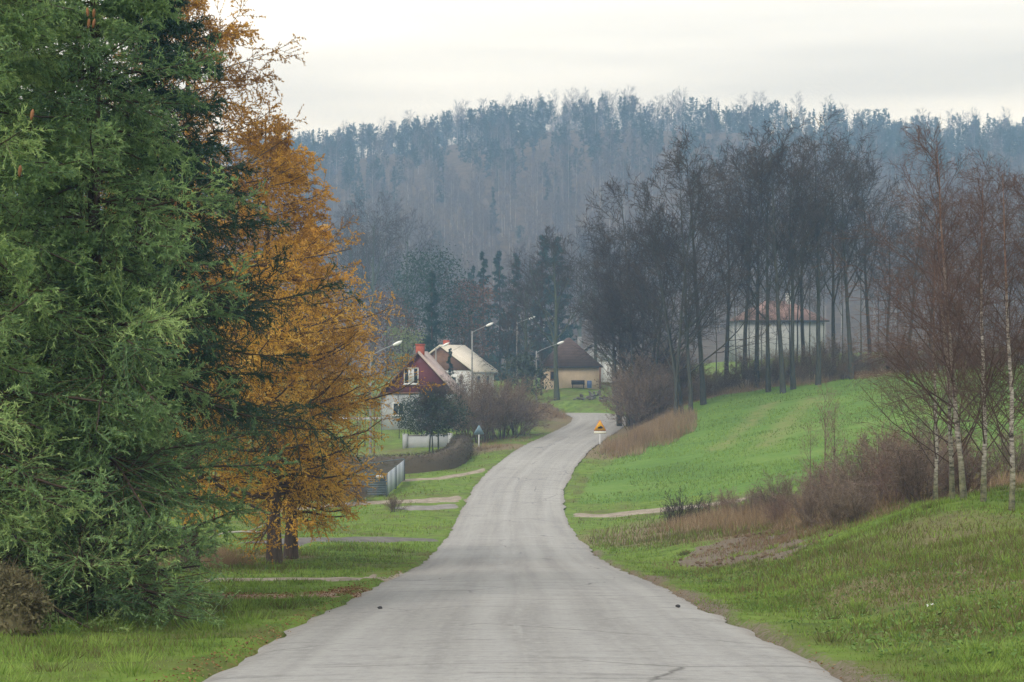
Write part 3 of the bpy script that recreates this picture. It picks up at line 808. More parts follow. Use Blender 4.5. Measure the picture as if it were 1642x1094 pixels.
# bench and barrel against the beige wall
bx, by = (927 - CX) * 195.2 / F, 195.1
bz = float(H(bx, by))
bz = max(bz, gz - .1)
bo = empty('bench', (bx, by, bz), math.radians(3)); tag(bo, 'low dark bench standing against the beige house wall', 'bench')
MB().box((-.8, -.25, .42), (.8, .2, .5)).build('seat', M_dark, bo); MB().box((-.8, .2, .5), (.8, .26, .95)).build('backrest', M_dark, bo)
for s in (-.7, .62): MB().box((s, -.22, 0), (s + .08, .18, .42)).build('leg', M_dark, bo)
M_blue = speckled('blue_plastic', (0.05, 0.09, 0.22), (0.08, 0.14, 0.30), 3, 0.5, 0.4)
bp = MB(); zz = np.array([0, .05, .3, .33, .6, .63, .85, .9]); rr_ = np.array([.27, .29, .29, .31, .31, .29, .29, .26])
bp.tubes([[(0, 0, z) for z in zz]], [rr_], 14, cap=True)
ob = bp.build('barrel', M_blue, loc=((945 - CX) * 195 / F, 194.9, bz)); tag(ob, 'blue plastic barrel beside the bench at the beige house', 'barrel')

# --- pale house behind the alders
d = 217.0
cx_ = (1256 - CX) * d / F; gz = row(577, d) - 1.0
hp = empty('house', (cx_, d, gz), math.radians(4))
tag(hp, 'long whitish house with red hipped roof behind the bare alders', 'house')
W_, L_, E, TOP = 11.4, 8.0, row(514, d) - gz, row(481, d) - gz
MB().box((-W_/2, 0, -1), (W_/2, L_, E)).build('wall', speckled('weathered_render', (0.24, 0.25, 0.26), (0.38, 0.39, 0.39), .8, .9), hp)
a_ = W_/2 + .45
mb = MB(); mb.add([(-a_, -.45, E), (a_, -.45, E), (a_, L_ + .45, E), (-a_, L_ + .45, E), (-1.6, L_/2, TOP), (1.9, L_/2, TOP)],
                  [(0, 1, 5, 4), (2, 3, 4, 5), (0, 3, 2, 1)], [(1, 2, 5), (3, 0, 4)])
rf = mb.build('roof', M_roof_red, hp)
MB().box((-a_, -.49, E - .18), (a_, -.40, E + .02)).build('fascia', M_dark, rf)
MB().box((1.2, 3.2, TOP - .6), (1.8, 3.8, TOP + .9)).box((1.1, 3.1, TOP + .9), (1.9, 3.9, TOP + 1.02)).build('chimney', M_white, rf)

# --- low white garden wall behind the round dark tree
p0, p1 = at(650, 129), at(722, 130)
gw = empty('garden_wall', (p0[0], p0[1], min(p0[2], p1[2]) - .2), math.atan2(p1[1] - p0[1], p1[0] - p0[0]))
tag(gw, 'low whitewashed garden wall behind the round dark tree', 'wall')
Lw = math.hypot(p1[0] - p0[0], p1[1] - p0[1])
MB().box((0, 0, 0), (Lw, .25, 1.2)).build('wall_panel', M_render_g, gw)
MB().box((-.03, -.04, 1.2), (Lw + .03, .29, 1.27)).build('coping', M_concrete, gw)
for q in (0.0, .5, 1.0): MB().box((Lw * q - .17, -.07, 0), (Lw * q + .17, .32, 1.36)).build('pillar', M_render_g, gw)

# --- metal fence with gate panel
A, Bq, Cq = G(620, 797), G(648, 772), G(555, 797)
M_sheet = Mat('ribbed_sheet', 0.5, 0.4)
sw = M_sheet.n.new('ShaderNodeTexWave'); sw.bands_direction = 'X'; sw.inputs['Scale'].default_value = 3.0; M_sheet.l.new(M_sheet.co(), sw.inputs['Vector'])
M_sheet.color(M_sheet.ramp(sw.outputs['Fac'], [(0.2, (0.38, 0.42, 0.50)), (0.8, (0.56, 0.60, 0.67))])); M_sheet.bump(sw.outputs['Fac'], .5, .03); M_sheet = M_sheet.m
M_panel = speckled('slate_blue_sheet', (0.075, 0.10, 0.115), (0.12, 0.15, 0.165), 2, 0.6)
fo = empty('metal_fence', tuple(A), 0.0)
tag(fo, 'low metal fence with pale ribbed side and dark slatted gate beside the sandy track', 'fence')
Hf = 1.32
dv = np.array(Bq) - np.array(A); Lf = math.hypot(dv[0], dv[1]); nseg = 34
u_ = dv[:2] / Lf; nrm = np.array([-u_[1], u_[0]])
for i in range(nseg):                                  # upright ribbed sheets of the side run
    a0, a1 = i / nseg, (i + .985) / nseg
    q0 = dv * a0; q1 = dv * a1
    o2 = np.array([nrm[0], nrm[1], 0]) * .03
    mb = MB(); mb.prism([q0 + (0, 0, .06), q1 + (0, 0, .06), q1 + (0, 0, Hf), q0 + (0, 0, Hf)], o2); mb.build('sheet', M_sheet, fo)
dg = np.array(Cq) - np.array(A)
for i in range(9):                                     # gate: horizontal boards
    z0 = .08 + i * .137
    MB().prism([(0, 0, z0), dg + (0, 0, z0), dg + (0, 0, z0 + .133), (0, 0, z0 + .133)], (0, .03, 0)).build('board', M_panel, fo)
for q in (np.zeros(3), dg * .5, dg, dv, dv * .5):
    MB().box(tuple(q + (-.05, -.05, -.2)), tuple(q + (.05, .05, Hf + .08))).build('post', M_panel, fo)
# wire mesh panel further back along the yard
mesh0 = dg + np.array([0, 7.0, 0]); mesh1 = dv
top = MB(); top.tubes([[mesh0 + (0, 0, Hf + .1), mesh1 + (0, 0, Hf + .1)]], [[.03, .03]], 5).build('top_rail', M_panel, fo)
wires = []
for i in range(40):
    q = mesh0 + (mesh1 - mesh0) * i / 39; wires.append([q + (0, 0, 0), q + (0, 0, Hf + .1)])
for i in range(8):
    wires.append([mesh0 + (0, 0, .1 + i * .17), mesh1 + (0, 0, .1 + i * .17)])
MB().tubes(np.array(wires), np.full((len(wires), 2), .006), 3).build('wire_mesh', M_panel, fo)
MB().box(tuple(np.array((-.62, -.035, Hf - .24))), tuple(np.array((-.18, -.008, Hf - .08)))).build('name_plate', M_white, fo)

# --- street lamps
def street_lamp(px, d, hy, ax, ay, label, base_row=None):
    """pole at column px; head at photo place (ax, ay) at the same distance"""
    b = at(px, d)
    ro = empty('street_lamp', b); tag(ro, label, 'street lamp', 'street lamps of the village')
    hx, hz = (ax - CX) * d / F - b[0], row(ay, d) - b[2]
    tz = row(hy, d) - b[2]
    mp = MB(); mp.tubes([[(0, 0, -.3), (0, 0, tz * .5), (0, 0, tz + .2)]], [[.11, .09, .065]], 8, cap=True); mp.build('pole', M_concrete, ro)
    t = np.linspace(0, 1, 6)
    arm = np.stack([hx * t, 0 * t, tz + (hz - tz) * (t ** .8)], 1)
    MB().tubes([arm], [np.full(6, .035)], 6).build('arm', M_metal, ro)
    dn = np.array([hx, 0, hz - tz]); dn /= np.linalg.norm(dn); up = np.cross((0, 1, 0), dn) * -1
    if up[2] < 0: up = -up
    c0 = np.array([hx, 0, hz]) - dn * .3
    s = np.linspace(0, 1, 7); P_ = c0 + dn * s[:, None] * .8
    R_ = .12 * np.sin(np.clip(.18 + s * .8, 0, 1) * math.pi) ** .7
    hd = MB(); hd.tubes([P_], [R_], 8, cap=True).build('lamp_head', M_lamp_white, ro, smooth=True)
    MB().tubes([P_[2:6] - up * .07], [R_[2:6] * .75], 8, cap=True).build('lens', M_lamp_glass, ro, smooth=True)
    return ro
lamps = [
 street_lamp(594, 126, 572, 636, 551, 'street lamp on concrete pole at the left of the maroon gabled house'),
 street_lamp(757, 163, 534, 784, 521, 'street lamp on tall pole in front of the white house'),
 street_lamp(829, 190, 519, 852, 510, 'highest street lamp standing against the dark blue spruces'),
 street_lamp(860, 176, 566, 898, 550, 'short street lamp just left of the beige house roof'),
 street_lamp(699, 172, 561, 714, 553, 'street lamp between the maroon gable and the cream roof'),
]
# overhead wires between poles and to the house
M_wire = Mat('wire', 0.6).color((0.05, 0.05, 0.055)).m
def wire(a, b, sag, label, r_=.012):
    t = np.linspace(0, 1, 12)[:, None]
    P_ = np.array(a) * (1 - t) + np.array(b) * t; P_[:, 2] -= sag * 4 * t[:, 0] * (1 - t[:, 0])
    tag(MB().tubes([P_], [np.full(12, r_)], 4).build('overhead_wire', M_wire), label, 'wire', 'overhead wires of the village')
tp = lambda px, py, d: ((px - CX) * d / F, d, row(py, d))
wire(tp(594, 577, 126), tp(655, 572, 149.4), .5, 'upper overhead wire from lamp pole to the maroon gable')
wire(tp(594, 580, 126), tp(650, 578, 149.4), .6, 'lower overhead wire from lamp pole to the maroon gable')
wire(tp(757, 537, 163), tp(829, 523, 190), .6, 'overhead wire between the two tall street lamps')
wire(tp(699, 565, 172), tp(757, 539, 163), .6, 'overhead wire above the cream roof')

# --- warning sign on the right verge
M_yel = Mat('sign_yellow', 0.4, 0.4).color((0.80, 0.43, 0.012)).m
M_red = Mat('sign_red', 0.4, 0.4).color((0.55, 0.12, 0.012)).m
M_black = Mat('sign_black', 0.5).color((0.012, 0.012, 0.012)).m
M_cream = Mat('plate_cream', 0.5).color((0.66, 0.66, 0.55)).m
M_galv = Mat('galvanised', .5, .4).color((.55, .56, .57)).m
def tri_sign(px, py, d, side, label, front, rz, base_z=None):
    b = np.array([(px - CX) * d / F, d, 0.0]); b[2] = float(H(b[0], b[1]))
    ro = empty('road_sign', tuple(b), rz); tag(ro, label, 'road sign')
    zt = row(py, d) - b[2]                              # top of the triangle
    h = side * .866
    MB().tubes([[(0, .05, -.3), (0, .05, zt - .1)]], [[.05, .05]], 8, cap=True).build('pole', M_galv, ro)
    def tri(s_, y, th):
        hh = s_ * .866; cz = zt - h * 2 / 3
        c = .09                                           # clipped corners
        V_ = np.array([(0, hh * 2 / 3), (-s_ / 2, -hh / 3), (s_ / 2, -hh / 3)])
        pts = []
        for i in range(3):
            p, q0, q1 = V_[i], V_[i-1], V_[(i+1) % 3]
            pts.append(p + (q0 - p) * c); pts.append(p + (p * .04) * 0 + ((q0 + q1) / 2 - p) * c * .45); pts.append(p + (q1 - p) * c)
        return MB().prism([(x, y, cz + z) for x, z in pts], (0, th, 0))
    if front:
        tri(side, 0, .02).build('border', M_red, ro)
        f = tri(side * .88, -.006, .005).build('face', M_yel, ro)
        cz = zt - h * 2 / 3
        poly = [(-.17, -.12), (-.15, -.02), (-.06, .03), (.02, .09), (.12, .08), (.16, .02), (.24, .0), (.24, -.05), (.17, -.07), (.17, -.12)]
        MB().prism([(x * side, -.011, cz + z * side) for x, z in poly], (0, .004, 0)).build('symbol', M_black, f)
        MB().box((-side * .46, 0, zt - h - .24), (side * .46, .02, zt - h - .05)).build('plate', M_cream, ro)
    else:
        tri(side, 0, .02).build('face', M_roof_grey if False else M_signback, ro)
        MB().box((-.03, .02, zt - h * .8), (.03, .05, zt - h * .2)).build('bracket', M_metal, ro)
M_signback = Mat('sign_back', 0.5, 0.4).color((0.22, 0.33, 0.42)).m
sg = G(963, 713)
tri_sign(962, 673, sg[1], 1.02, 'yellow triangular warning sign with black symbol on the right verge', True, math.radians(-3))
tri_sign(768, 681, 128, 0.9, 'grey blue back of a triangular road sign beside the brown bush', False, math.radians(6))

# --- rubble heap and stacked wood beside the bend
M_stone = speckled('rubble', (0.09, 0.085, 0.08), (0.19, 0.18, 0.17), 2.5, 0.95, 0.1)
def rock(mb_, c, r, rng=rng):
    th = np.linspace(0, math.pi, 6); ph = np.linspace(0, 2 * math.pi, 8, endpoint=False)
    T, P_ = np.meshgrid(th, ph, indexing='ij')
    rad = r * (1 + rng.normal(0, .14, T.shape)); rad[0] = rad[0, 0]; rad[-1] = rad[-1, 0]
    V_ = np.stack([rad * np.sin(T) * np.cos(P_), rad * np.sin(T) * np.sin(P_), rad * .7 * np.cos(T)], -1) + np.array(c)
    ii = np.arange(48).reshape(6, 8)
    q = np.stack([ii[:-1], np.roll(ii, -1, 1)[:-1], np.roll(ii, -1, 1)[1:], ii[1:]], -1).reshape(-1, 4)
    mb_.add(V_.reshape(-1, 3), q)
def heap(px, d, n, rad, hgt, label, size):
    b = at(px, d); mb_ = MB()
    for i in range(n):
        a = rng.uniform(0, 6.28); q = math.sqrt(rng.uniform()) * rad
        rock(mb_, (q * math.cos(a), q * math.sin(a) * .7, hgt * (1 - q / rad) * rng.uniform(.3, 1)), size * rng.uniform(.6, 1.4))
    o = mb_.build('rubble_heap', M_stone, loc=b); tag(o, label, 'heap', kind='stuff')
heap(872, 170, 40, 1.5, .9, 'heap of grey stones in dry grass beside the bend', .22)
heap(952, 186, 60, 2.6, 1.5, 'long grey heap of rubble below the beige house', .17)
# two small dark stones and scraps on the asphalt and the verge
for (px, py, lab, nm, mt, cat, s_) in ((609, 1000, 'small dark clod lying on the asphalt left of centre', 'clod', M_dark, 'clod', .035), (1087, 996, 'small dark clod lying on the asphalt near the right edge', 'clod', M_dark, 'clod', .035)):
    g_ = G(px, py); mb_ = MB(); rock(mb_, (0, 0, .02), s_)
    lq, zq, _ = road_query(np.array([g_[0]]), np.array([g_[1]]))
    tag(mb_.build(nm, mt, loc=(g_[0], g_[1], float(zq[0]) - .02)), lab, cat)
for (px, py, lab) in ((90, 995, 'crumpled white paper scrap in the grass by the spruce'), (1492, 978, 'white paper scrap in the grass of the right bank')):
    g_ = G(px, py); mb_ = MB()
    gx = np.linspace(-.05, .05, 5); A_, B_ = np.meshgrid(gx, gx * .7)
    Z_ = .05 + rng.normal(0, .014, A_.shape); ii = np.arange(25).reshape(5, 5)
    mb_.add(np.stack([A_, B_, Z_], -1).reshape(-1, 3), np.stack([ii[:-1, :-1], ii[:-1, 1:], ii[1:, 1:], ii[1:, :-1]], -1).reshape(-1, 4))
    tag(mb_.build('paper_scrap', M_white, loc=tuple(g_)), lab, 'litter')
# ------------------------------------------------------------------ vegetation generators
def nrmz(a): return a / np.maximum(np.linalg.norm(a, axis=-1, keepdims=True), 1e-9)
def spawn(P, R, L, n, t0, t1, ang, lenf, k=4, up=0.0, wob=0.12, rf=0.55, rmin=0.004, taper=0.3, rng=rng, flat=0.0, tipup=0.0, lv=0.25, pw=1.0):
    """children of polylines: n per parent between t0..t1; lenf(t) scales the parent's length"""
    N, k0, _ = P.shape
    if N == 0: return P, R, L
    idx = np.repeat(np.arange(N), n)
    base = np.tile((np.arange(n) + 0.5) / n, N) + rng.uniform(-.5, .5, N * n) / n
    t = t0 + (t1 - t0) * np.clip(base, 0, 1) ** pw
    f = t * (k0 - 1); j = np.minimum(f.astype(int), k0 - 2); a = (f - j)[:, None]
    pos = P[idx, j] * (1 - a) + P[idx, j+1] * a
    T = nrmz(P[idx, j+1] - P[idx, j])
    rp = R[idx, j] * (1 - a[:, 0]) + R[idx, j+1] * a[:, 0]
    perp = rng.normal(size=(N * n, 3)); perp[:, 2] *= (1 - flat)
    perp = perp - (perp * T).sum(1, keepdims=True) * T; perp = nrmz(perp)
    an = np.radians(ang + rng.normal(0, ang * .16, N * n))[:, None]
    D = nrmz(np.cos(an) * T + np.sin(an) * perp)
    LL = L[idx] * lenf(t) * rng.uniform(1 - lv, 1 + lv, N * n)
    pts = [pos]; st = (LL / (k - 1))[:, None]
    for i in range(k - 1):
        pts.append(pts[-1] + D * st)
        g_ = up + tipup * (i / max(1, k - 2))
        D = D + rng.normal(0, wob, D.shape); D[:, 2] += g_; D = nrmz(D)
    P2 = np.stack(pts, 1)
    r0 = np.maximum(rp * rf, rmin)
    R2 = r0[:, None] * np.linspace(1, taper, k)[None]
    return P2, np.maximum(R2, rmin * taper), LL
def trunk_line(Ht, r0, k=10, lean=(0, 0), wob=0.03, rng=rng, top=0.06, base=None):
    z = np.linspace(0, 1, k)
    w = np.cumsum(rng.normal(0, wob * Ht / k, (k, 2)), 0); w[0] = 0
    P = np.stack([lean[0] * z ** 1.2 + w[:, 0], lean[1] * z ** 1.2 + w[:, 1], z * Ht - 0.25 * (z == 0)], 1)
    if base is not None: P[:, :2] += np.array(base)
    R = r0 * ((1 - z) ** 0.9 * (1 - top) + top); R[0] *= 1.3
    return P[None], R[None], np.array([Ht])
def along(P, n, rng=rng):
    """random points on polylines with tangents"""
    N, k, _ = P.shape
    idx = np.repeat(np.arange(N), n); f = rng.uniform(0, k - 1 - 1e-6, N * n); j = f.astype(int); a = (f - j)[:, None]
    return P[idx, j] * (1 - a) + P[idx, j+1] * a, nrmz(P[idx, j+1] - P[idx, j]), idx

def bare_tree(seed, Ht, r0, n1=20, n2=7, n3=7, n4=6, ang1=42, spread=.36, t0=.3, up=.10, lean=(0, 0), rtw=.010, droop=0.0, stems=1, wobt=.03, sl=1.0, rl=.5):
    g_ = np.random.default_rng(seed)
    tr, cr = MB(), MB()
    for s in range(stems):
        ln = (lean[0] + (g_.normal(0, Ht * .10) if stems > 1 else 0), lean[1] + (g_.normal(0, Ht * .10) if stems > 1 else 0))
        b = (0, 0) if stems == 1 else (g_.normal(0, .35), g_.normal(0, .35))
        hs = Ht * (1 if s == 0 else g_.uniform(.75, .98))
        P, R, L = trunk_line(hs, r0 * (1 if stems == 1 else g_.uniform(.6, .9)), 10, ln, wobt, g_, base=b)
        tr.tubes(P, R, 7, .2)
        P1, R1, L1 = spawn(P, R, L, n1, t0, .97, ang1, lambda t: spread * (1.25 - t) ** .8, 6, up, .10, rl, .012, .3, g_)
        tr.tubes(P1, R1, 4, .4)
        P2, R2, L2 = spawn(P1, R1, L1, n2, .2, 1.0, 40, lambda t: .48 * (1.25 - .6 * t), 4, up * .7 - droop * .4, .13, .6, rtw * 1.1, .4, g_)
        cr.tubes(P2, R2, 3, .45)
        P3, R3, L3 = spawn(P2, R2, L2, n3, .15, 1.0, 42, lambda t: .52 * (1.2 - .5 * t), 3, up * .4 - droop, .15, .65, rtw, .5, g_)
        cr.tubes(P3, R3, 3, np.clip(g_.normal(.6, .15, len(P3)), 0, 1))
        B, T, ix = along(P3, n4, g_)
        D = nrmz(T + g_.normal(0, .55, T.shape) + np.array([0, 0, -droop])) * (L3[ix] * .55 * sl * g_.uniform(.5, 1.2, len(ix)))[:, None]
        cr.slivers(B, D, rtw * 1.7, np.clip(g_.normal(.75, .15, len(ix)), 0, 1), g_)
    return tr, cr

def spruce(seed, Ht, rad, n1, n2, n3, nn, nlen, nw, r0=.2, droop=.16, cone=.85, z0=.012, needle_on2=2, hang=.25):
    g_ = np.random.default_rng(seed)
    tr, cr, tw = MB(), MB(), MB()
    P, R, L = trunk_line(Ht, r0, 12, (0, 0), .008, g_, .03)
    tr.tubes(P, R, 8, .3)
    # parents' length is replaced by crown radius so that lenf gives branch length
    P1, R1, L1 = spawn(P, R, np.array([rad]), n1, z0, .985, 86, lambda t: np.clip((1.02 - t) ** cone, .05, 1) * (.75 + .25 * np.sin(t * 57)) , 7, -droop, .06, .28, .012, .25, g_, tipup=.34, lv=.28, pw=1.2)
    tr.tubes(P1, R1, 4, .4)
    P2, R2, L2 = spawn(P1, R1, np.maximum(L1, .5), n2, .05, 1.0, 52, lambda t: .40 * (1.15 - .75 * t), 3, -hang * .7, .10, .5, .004, .4, g_, flat=.75)
    tw.tubes(P2, R2, 3, .5)
    P3, R3, L3 = spawn(P2, R2, np.clip(L2, .25, 1.0), n3, .1, 1.0, 45, lambda t: .55 * (1.1 - .5 * t), 3, -hang, .10, .6, .003, .5, g_, flat=.4)
    tint3 = np.clip(g_.normal(.42, .16, len(P1)), 0, 1)
    i1 = np.repeat(np.arange(len(P1)), n2)
    i3 = np.repeat(i1, n3)
    t3 = np.clip(tint3[i3] + g_.normal(0, .10, len(P3)), 0, 1)
    cr.slivers(P3[:, 0], P3[:, 2] - P3[:, 0], nw * 1.0, t3 * .85, g_)
    cr.slivers(P2[:, 0], P2[:, 2] - P2[:, 0], nw * 1.2, tint3[i1] * .85, g_)
    # older needles along the twig, fresher ones on the tips
    B, T, ix = along(P3, nn, g_)
    tipness = np.clip(np.linalg.norm(B - P3[ix, 0], axis=1) / np.maximum(L3[ix], .05), 0, 1)
    D = nrmz(T * .9 + g_.normal(0, .62, T.shape)) * (nlen * g_.uniform(.7, 1.3, len(ix)))[:, None]
    cr.slivers(B, D, nw, np.clip(t3[ix] + .22 * (tipness > .7), 0, 1), g_)
    if needle_on2:
        B, T, ix = along(P2, nn * needle_on2, g_)
        D = nrmz(T * .8 + g_.normal(0, .65, T.shape)) * (nlen * g_.uniform(.7, 1.3, len(ix)))[:, None]
        cr.slivers(B, D, nw, np.clip(tint3[i1[ix]] + g_.normal(0, .1, len(ix)), 0, 1), g_)
    return tr, cr, tw, (P1, L1)

def larch(seed, Ht, rad, ex=.75, n1=62, n2=15, n3=5, nn=17, lean=(0, 0), z0=.13, bare_top=.0, r0=.2, dens=1.0):
    g_ = np.random.default_rng(seed)
    tr, cr, tw = MB(), MB(), MB()
    P, R, L = trunk_line(Ht, r0, 12, lean, .012, g_, .05)
    tr.tubes(P, R, 8, .3)
    P1, R1, L1 = spawn(P, R, np.array([rad]), n1, z0, .985, 84, lambda t: np.clip((1.05 - t) ** ex, .1, 1) * (.55 + .45 * sstep(.1, .4, t)), 7, -.03, .09, .3, .010, .3, g_, tipup=.22, lv=.28)
    tr.tubes(P1, R1, 4, .4)
    P2, R2, L2 = spawn(P1, R1, np.maximum(L1, .6), n2, .1, 1.0, 50, lambda t: .36 * (1.2 - .6 * t), 4, -.14, .14, .5, .005, .4, g_, flat=.4)
    tw.tubes(P2, R2, 3, .5)
    P3, R3, L3 = spawn(P2, R2, np.clip(L2, .3, 1.2), n3, .1, 1.0, 48, lambda t: .5 * (1.1 - .5 * t), 3, -.12, .15, .6, .004, .5, g_)
    tw.slivers(P3[:, 0], P3[:, 2] - P3[:, 0], .010, .6, g_)
    zf = P3[:, 0, 2] / Ht
    keep = g_.uniform(size=len(P3)) < dens * np.clip(1.15 - bare_top * np.clip((zf - .45) / .4, 0, 1), .12, 1)
    P3, L3 = P3[keep], L3[keep]
    bt = np.repeat(np.clip(g_.normal(.5, .17, len(P1)), 0, 1), n2 * n3)[keep]
    B, T, ix = along(P3, nn, g_)
    D = nrmz(T * .5 + g_.normal(0, .7, T.shape)) * (.055 * g_.uniform(.6, 1.3, len(ix)))[:, None]
    zt = np.clip((P3[ix, 0, 2] / Ht - .4) / .5, 0, 1)
    cr.slivers(B, D, .029, np.clip(bt[ix] - .42 * zt * min(1, bare_top * 4) + g_.normal(0, .13, len(ix)), 0, 1), g_)
    B, T, ix = along(P2, nn, g_); D = nrmz(T * .4 + g_.normal(0, .7, T.shape)) * (.055 * g_.uniform(.6, 1.3, len(ix)))[:, None]
    ok = g_.uniform(size=len(ix)) < dens * np.clip(1.1 - bare_top * np.clip((B[:, 2] / Ht - .45) / .4, 0, 1), .1, 1)
    cr.slivers(B[ok], D[ok], .028, np.clip(g_.normal(.5, .2, ok.sum()) - .35 * np.clip((B[ok, 2] / Ht - .4) / .5, 0, 1) * min(1, bare_top * 4), 0, 1), g_)
    return tr, cr, tw

def shrub(seed, Ht, n1=18, n2=8, n3=7, n4=5, spread=.55, rtw=.006, leaf=0, lsize=.03, arch=-.06):
    g_ = np.random.default_rng(seed)
    st, lf = MB(), MB()
    n = n1
    a = g_.uniform(0, 6.283, n); tilt = np.abs(g_.normal(0, spread, n))
    D = np.stack([np.cos(a) * np.sin(tilt), np.sin(a) * np.sin(tilt), np.cos(tilt)], 1)
    L = Ht * g_.uniform(.6, 1.08, n); pts = [np.stack([np.cos(a), np.sin(a), 0 * a], 1) * g_.uniform(0, .22 * Ht, n)[:, None] - np.array([0, 0, .1])]
    for i in range(5):
        pts.append(pts[-1] + D * (L / 5)[:, None]); D = nrmz(D + g_.normal(0, .09, D.shape) + np.array([0, 0, arch * i]))
    P1 = np.stack(pts, 1); R1 = (Ht * .009 * g_.uniform(.6, 1.3, n))[:, None] * np.linspace(1, .3, 6)[None]
    st.tubes(P1, R1, 4, .3)
    P2, R2, L2 = spawn(P1, R1, L, n2, .15, 1, 34, lambda t: .42 * (1.2 - .6 * t), 4, .03, .12, .6, rtw, .5, g_)
    st.tubes(P2, R2, 3, .5)
    P3, R3, L3 = spawn(P2, R2, L2, n3, .15, 1, 38, lambda t: .5 * (1.2 - .6 * t), 3, .02, .15, .65, rtw * .8, .5, g_)
    st.tubes(P3, R3, 3, np.clip(g_.normal(.6, .2, len(P3)), 0, 1))
    B, T, ix = along(P3, n4, g_)
    st.slivers(B, nrmz(T + g_.normal(0, .5, T.shape)) * (L3[ix] * .5 * g_.uniform(.4, 1.2, len(ix)))[:, None], rtw * 1.5, np.clip(g_.normal(.75, .2, len(ix)), 0, 1), g_)
    if leaf:
        B, T, ix = along(P3, leaf, g_)
        lf.leaves(B + g_.normal(0, .03 * Ht / 2, B.shape), lsize * g_.uniform(.6, 1.4, len(B)), np.clip(g_.normal(.5, .22, len(B)), 0, 1), g_)
    return st, lf

# ---- plant materials
def bark(name, a, b, sc3=(6, 6, 1.2), scale=2.5):
    m = Mat(name, 0.95, 0.1); f = m.noise(scale, 6, .7, sc=sc3)
    m.color(m.ramp(f, [(.3, a), (.7, b)])); m.bump(f, .6, .02); return m.m
MB_spruce = bark('bark_spruce', (.045, .033, .027), (.11, .078, .06))
MB_larch = bark('bark_larch', (.055, .042, .036), (.15, .115, .095))
MB_alder = bark('bark_alder', (.032, .035, .030), (.10, .10, .085))
MB_moss = bark('bark_mossy', (.045, .058, .04), (.11, .125, .085))
mbk = Mat('bark_birch', .75, .2)
bn = mbk.noise(3.0, 6, .7, sc=(1.2, 1.2, 5.0)); bz_ = mbk.n.new('ShaderNodeSeparateXYZ'); mbk.l.new(mbk.co(), bz_.inputs[0])
bc = mbk.ramp(bn, [(.38, (.045, .038, .035)), (.50, (.34, .30, .26)), (.72, (.60, .565, .51))])
low = mbk.ramp(mbk.math('ADD', mbk.math('MULTIPLY', bz_.outputs['Z'], .30), mbk.math('MULTIPLY', mbk.noise(2.5, 5), .9)), [(.55, 1.0), (1.0, 0.0)])
bc = mbk.mix(mbk.math('MULTIPLY', low, .8), bc, mbk.ramp(mbk.noise(5, 5), [(.35, (.045, .05, .025)), (.65, (.24, .24, .11))]))
hi_ = mbk.ramp(mbk.math('ADD', mbk.math('MULTIPLY', bz_.outputs['Z'], .1), mbk.math('MULTIPLY', mbk.noise(1.1, 4), .5)), [(.75, 0.0), (1.0, 1.0)])
bc = mbk.mix(mbk.math('MULTIPLY', hi_, .8), bc, (.17, .085, .06))
lmb = mbk.ramp(mbk.attr('tint'), [(.25, 0.0), (.35, 1.0)])
bc = mbk.mix(lmb, bc, (.105, .07, .06))
mbk.color(bc); MB_birch = mbk.m
MT_alder = tinted('twig_alder', [(0, (.020, .016, .013)), (.6, (.052, .040, .032)), (1, (.10, .074, .056))])
MT_birch = tinted('twig_birch', [(0, (.055, .036, .032)), (.6, (.12, .078, .066)), (1, (.19, .125, .105))])
MT_brown = tinted('twig_brown', [(0, (.06, .046, .036)), (.5, (.16, .122, .094)), (1, (.31, .245, .19))])
MT_reddish = tinted('twig_reddish', [(0, (.07, .048, .04)), (.5, (.19, .125, .10)), (1, (.33, .24, .19))])
MT_dark = tinted('twig_dark', [(0, (.022, .018, .016)), (.6, (.055, .043, .036)), (1, (.11, .085, .07))])
MT_spruce_tw = tinted('twig_spruce', [(0, (.06, .04, .028)), (1, (.14, .095, .06))])
MT_larch_tw = tinted('twig_larch', [(0, (.055, .038, .026)), (1, (.15, .10, .065))])
MN_spruce = tinted('needle_spruce', [(0, (.09, .165, .075)), (.4, (.21, .335, .13)), (.7, (.34, .47, .175)), (1, (.46, .58, .22))], .5, .3, .38)
MN_spruce_dk = tinted('needle_spruce_dark', [(0, (.014, .038, .024)), (.5, (.030, .075, .042)), (1, (.062, .125, .062))], .55, .25, .12)
MN_larch = tinted('needle_larch', [(0, (.30, .165, .055)), (.35, (.60, .335, .070)), (.65, (.82, .50, .085)), (1, (.88, .63, .20))], .7, .1, .45)
MN_blue = tinted('needle_far', [(0, (.014, .038, .032)), (.6, (.030, .070, .050)), (1, (.062, .115, .072))], .7, .15)
ML_ever = tinted('leaf_dark_evergreen', [(0, (.020, .032, .022)), (.6, (.045, .064, .042)), (1, (.09, .115, .07))], .6, .2)
ML_brown = tinted('leaf_brown', [(0, (.07, .045, .028)), (.6, (.16, .10, .062)), (1, (.27, .18, .11))], .8, .1)
ML_oakbrown = tinted('leaf_far_brown', [(0, (.09, .05, .035)), (1, (.22, .125, .085))], .8, .1)
ML_pale = tinted('leaf_pale_green', [(0, (.12, .16, .07)), (1, (.26, .32, .16))], .8, .1, .2)
MS_straw = tinted('straw', [(0, (.13, .085, .05)), (.5, (.27, .19, .115)), (1, (.44, .34, .22))], .85, .1, .2)
MS_rust = tinted('rusty_stem', [(0, (.10, .065, .04)), (.5, (.22, .145, .085)), (1, (.34, .25, .15))], .85, .1, .2)
MF_bare = tinted('far_bare_wood', [(0, (.30, .27, .25)), (.35, (.135, .125, .125)), (.7, (.115, .10, .10)), (1, (.165, .14, .135))])
MF_pine = tinted('far_pine_wood', [(0, (.12, .085, .065)), (.3, (.016, .040, .028)), (1, (.050, .088, .055))])

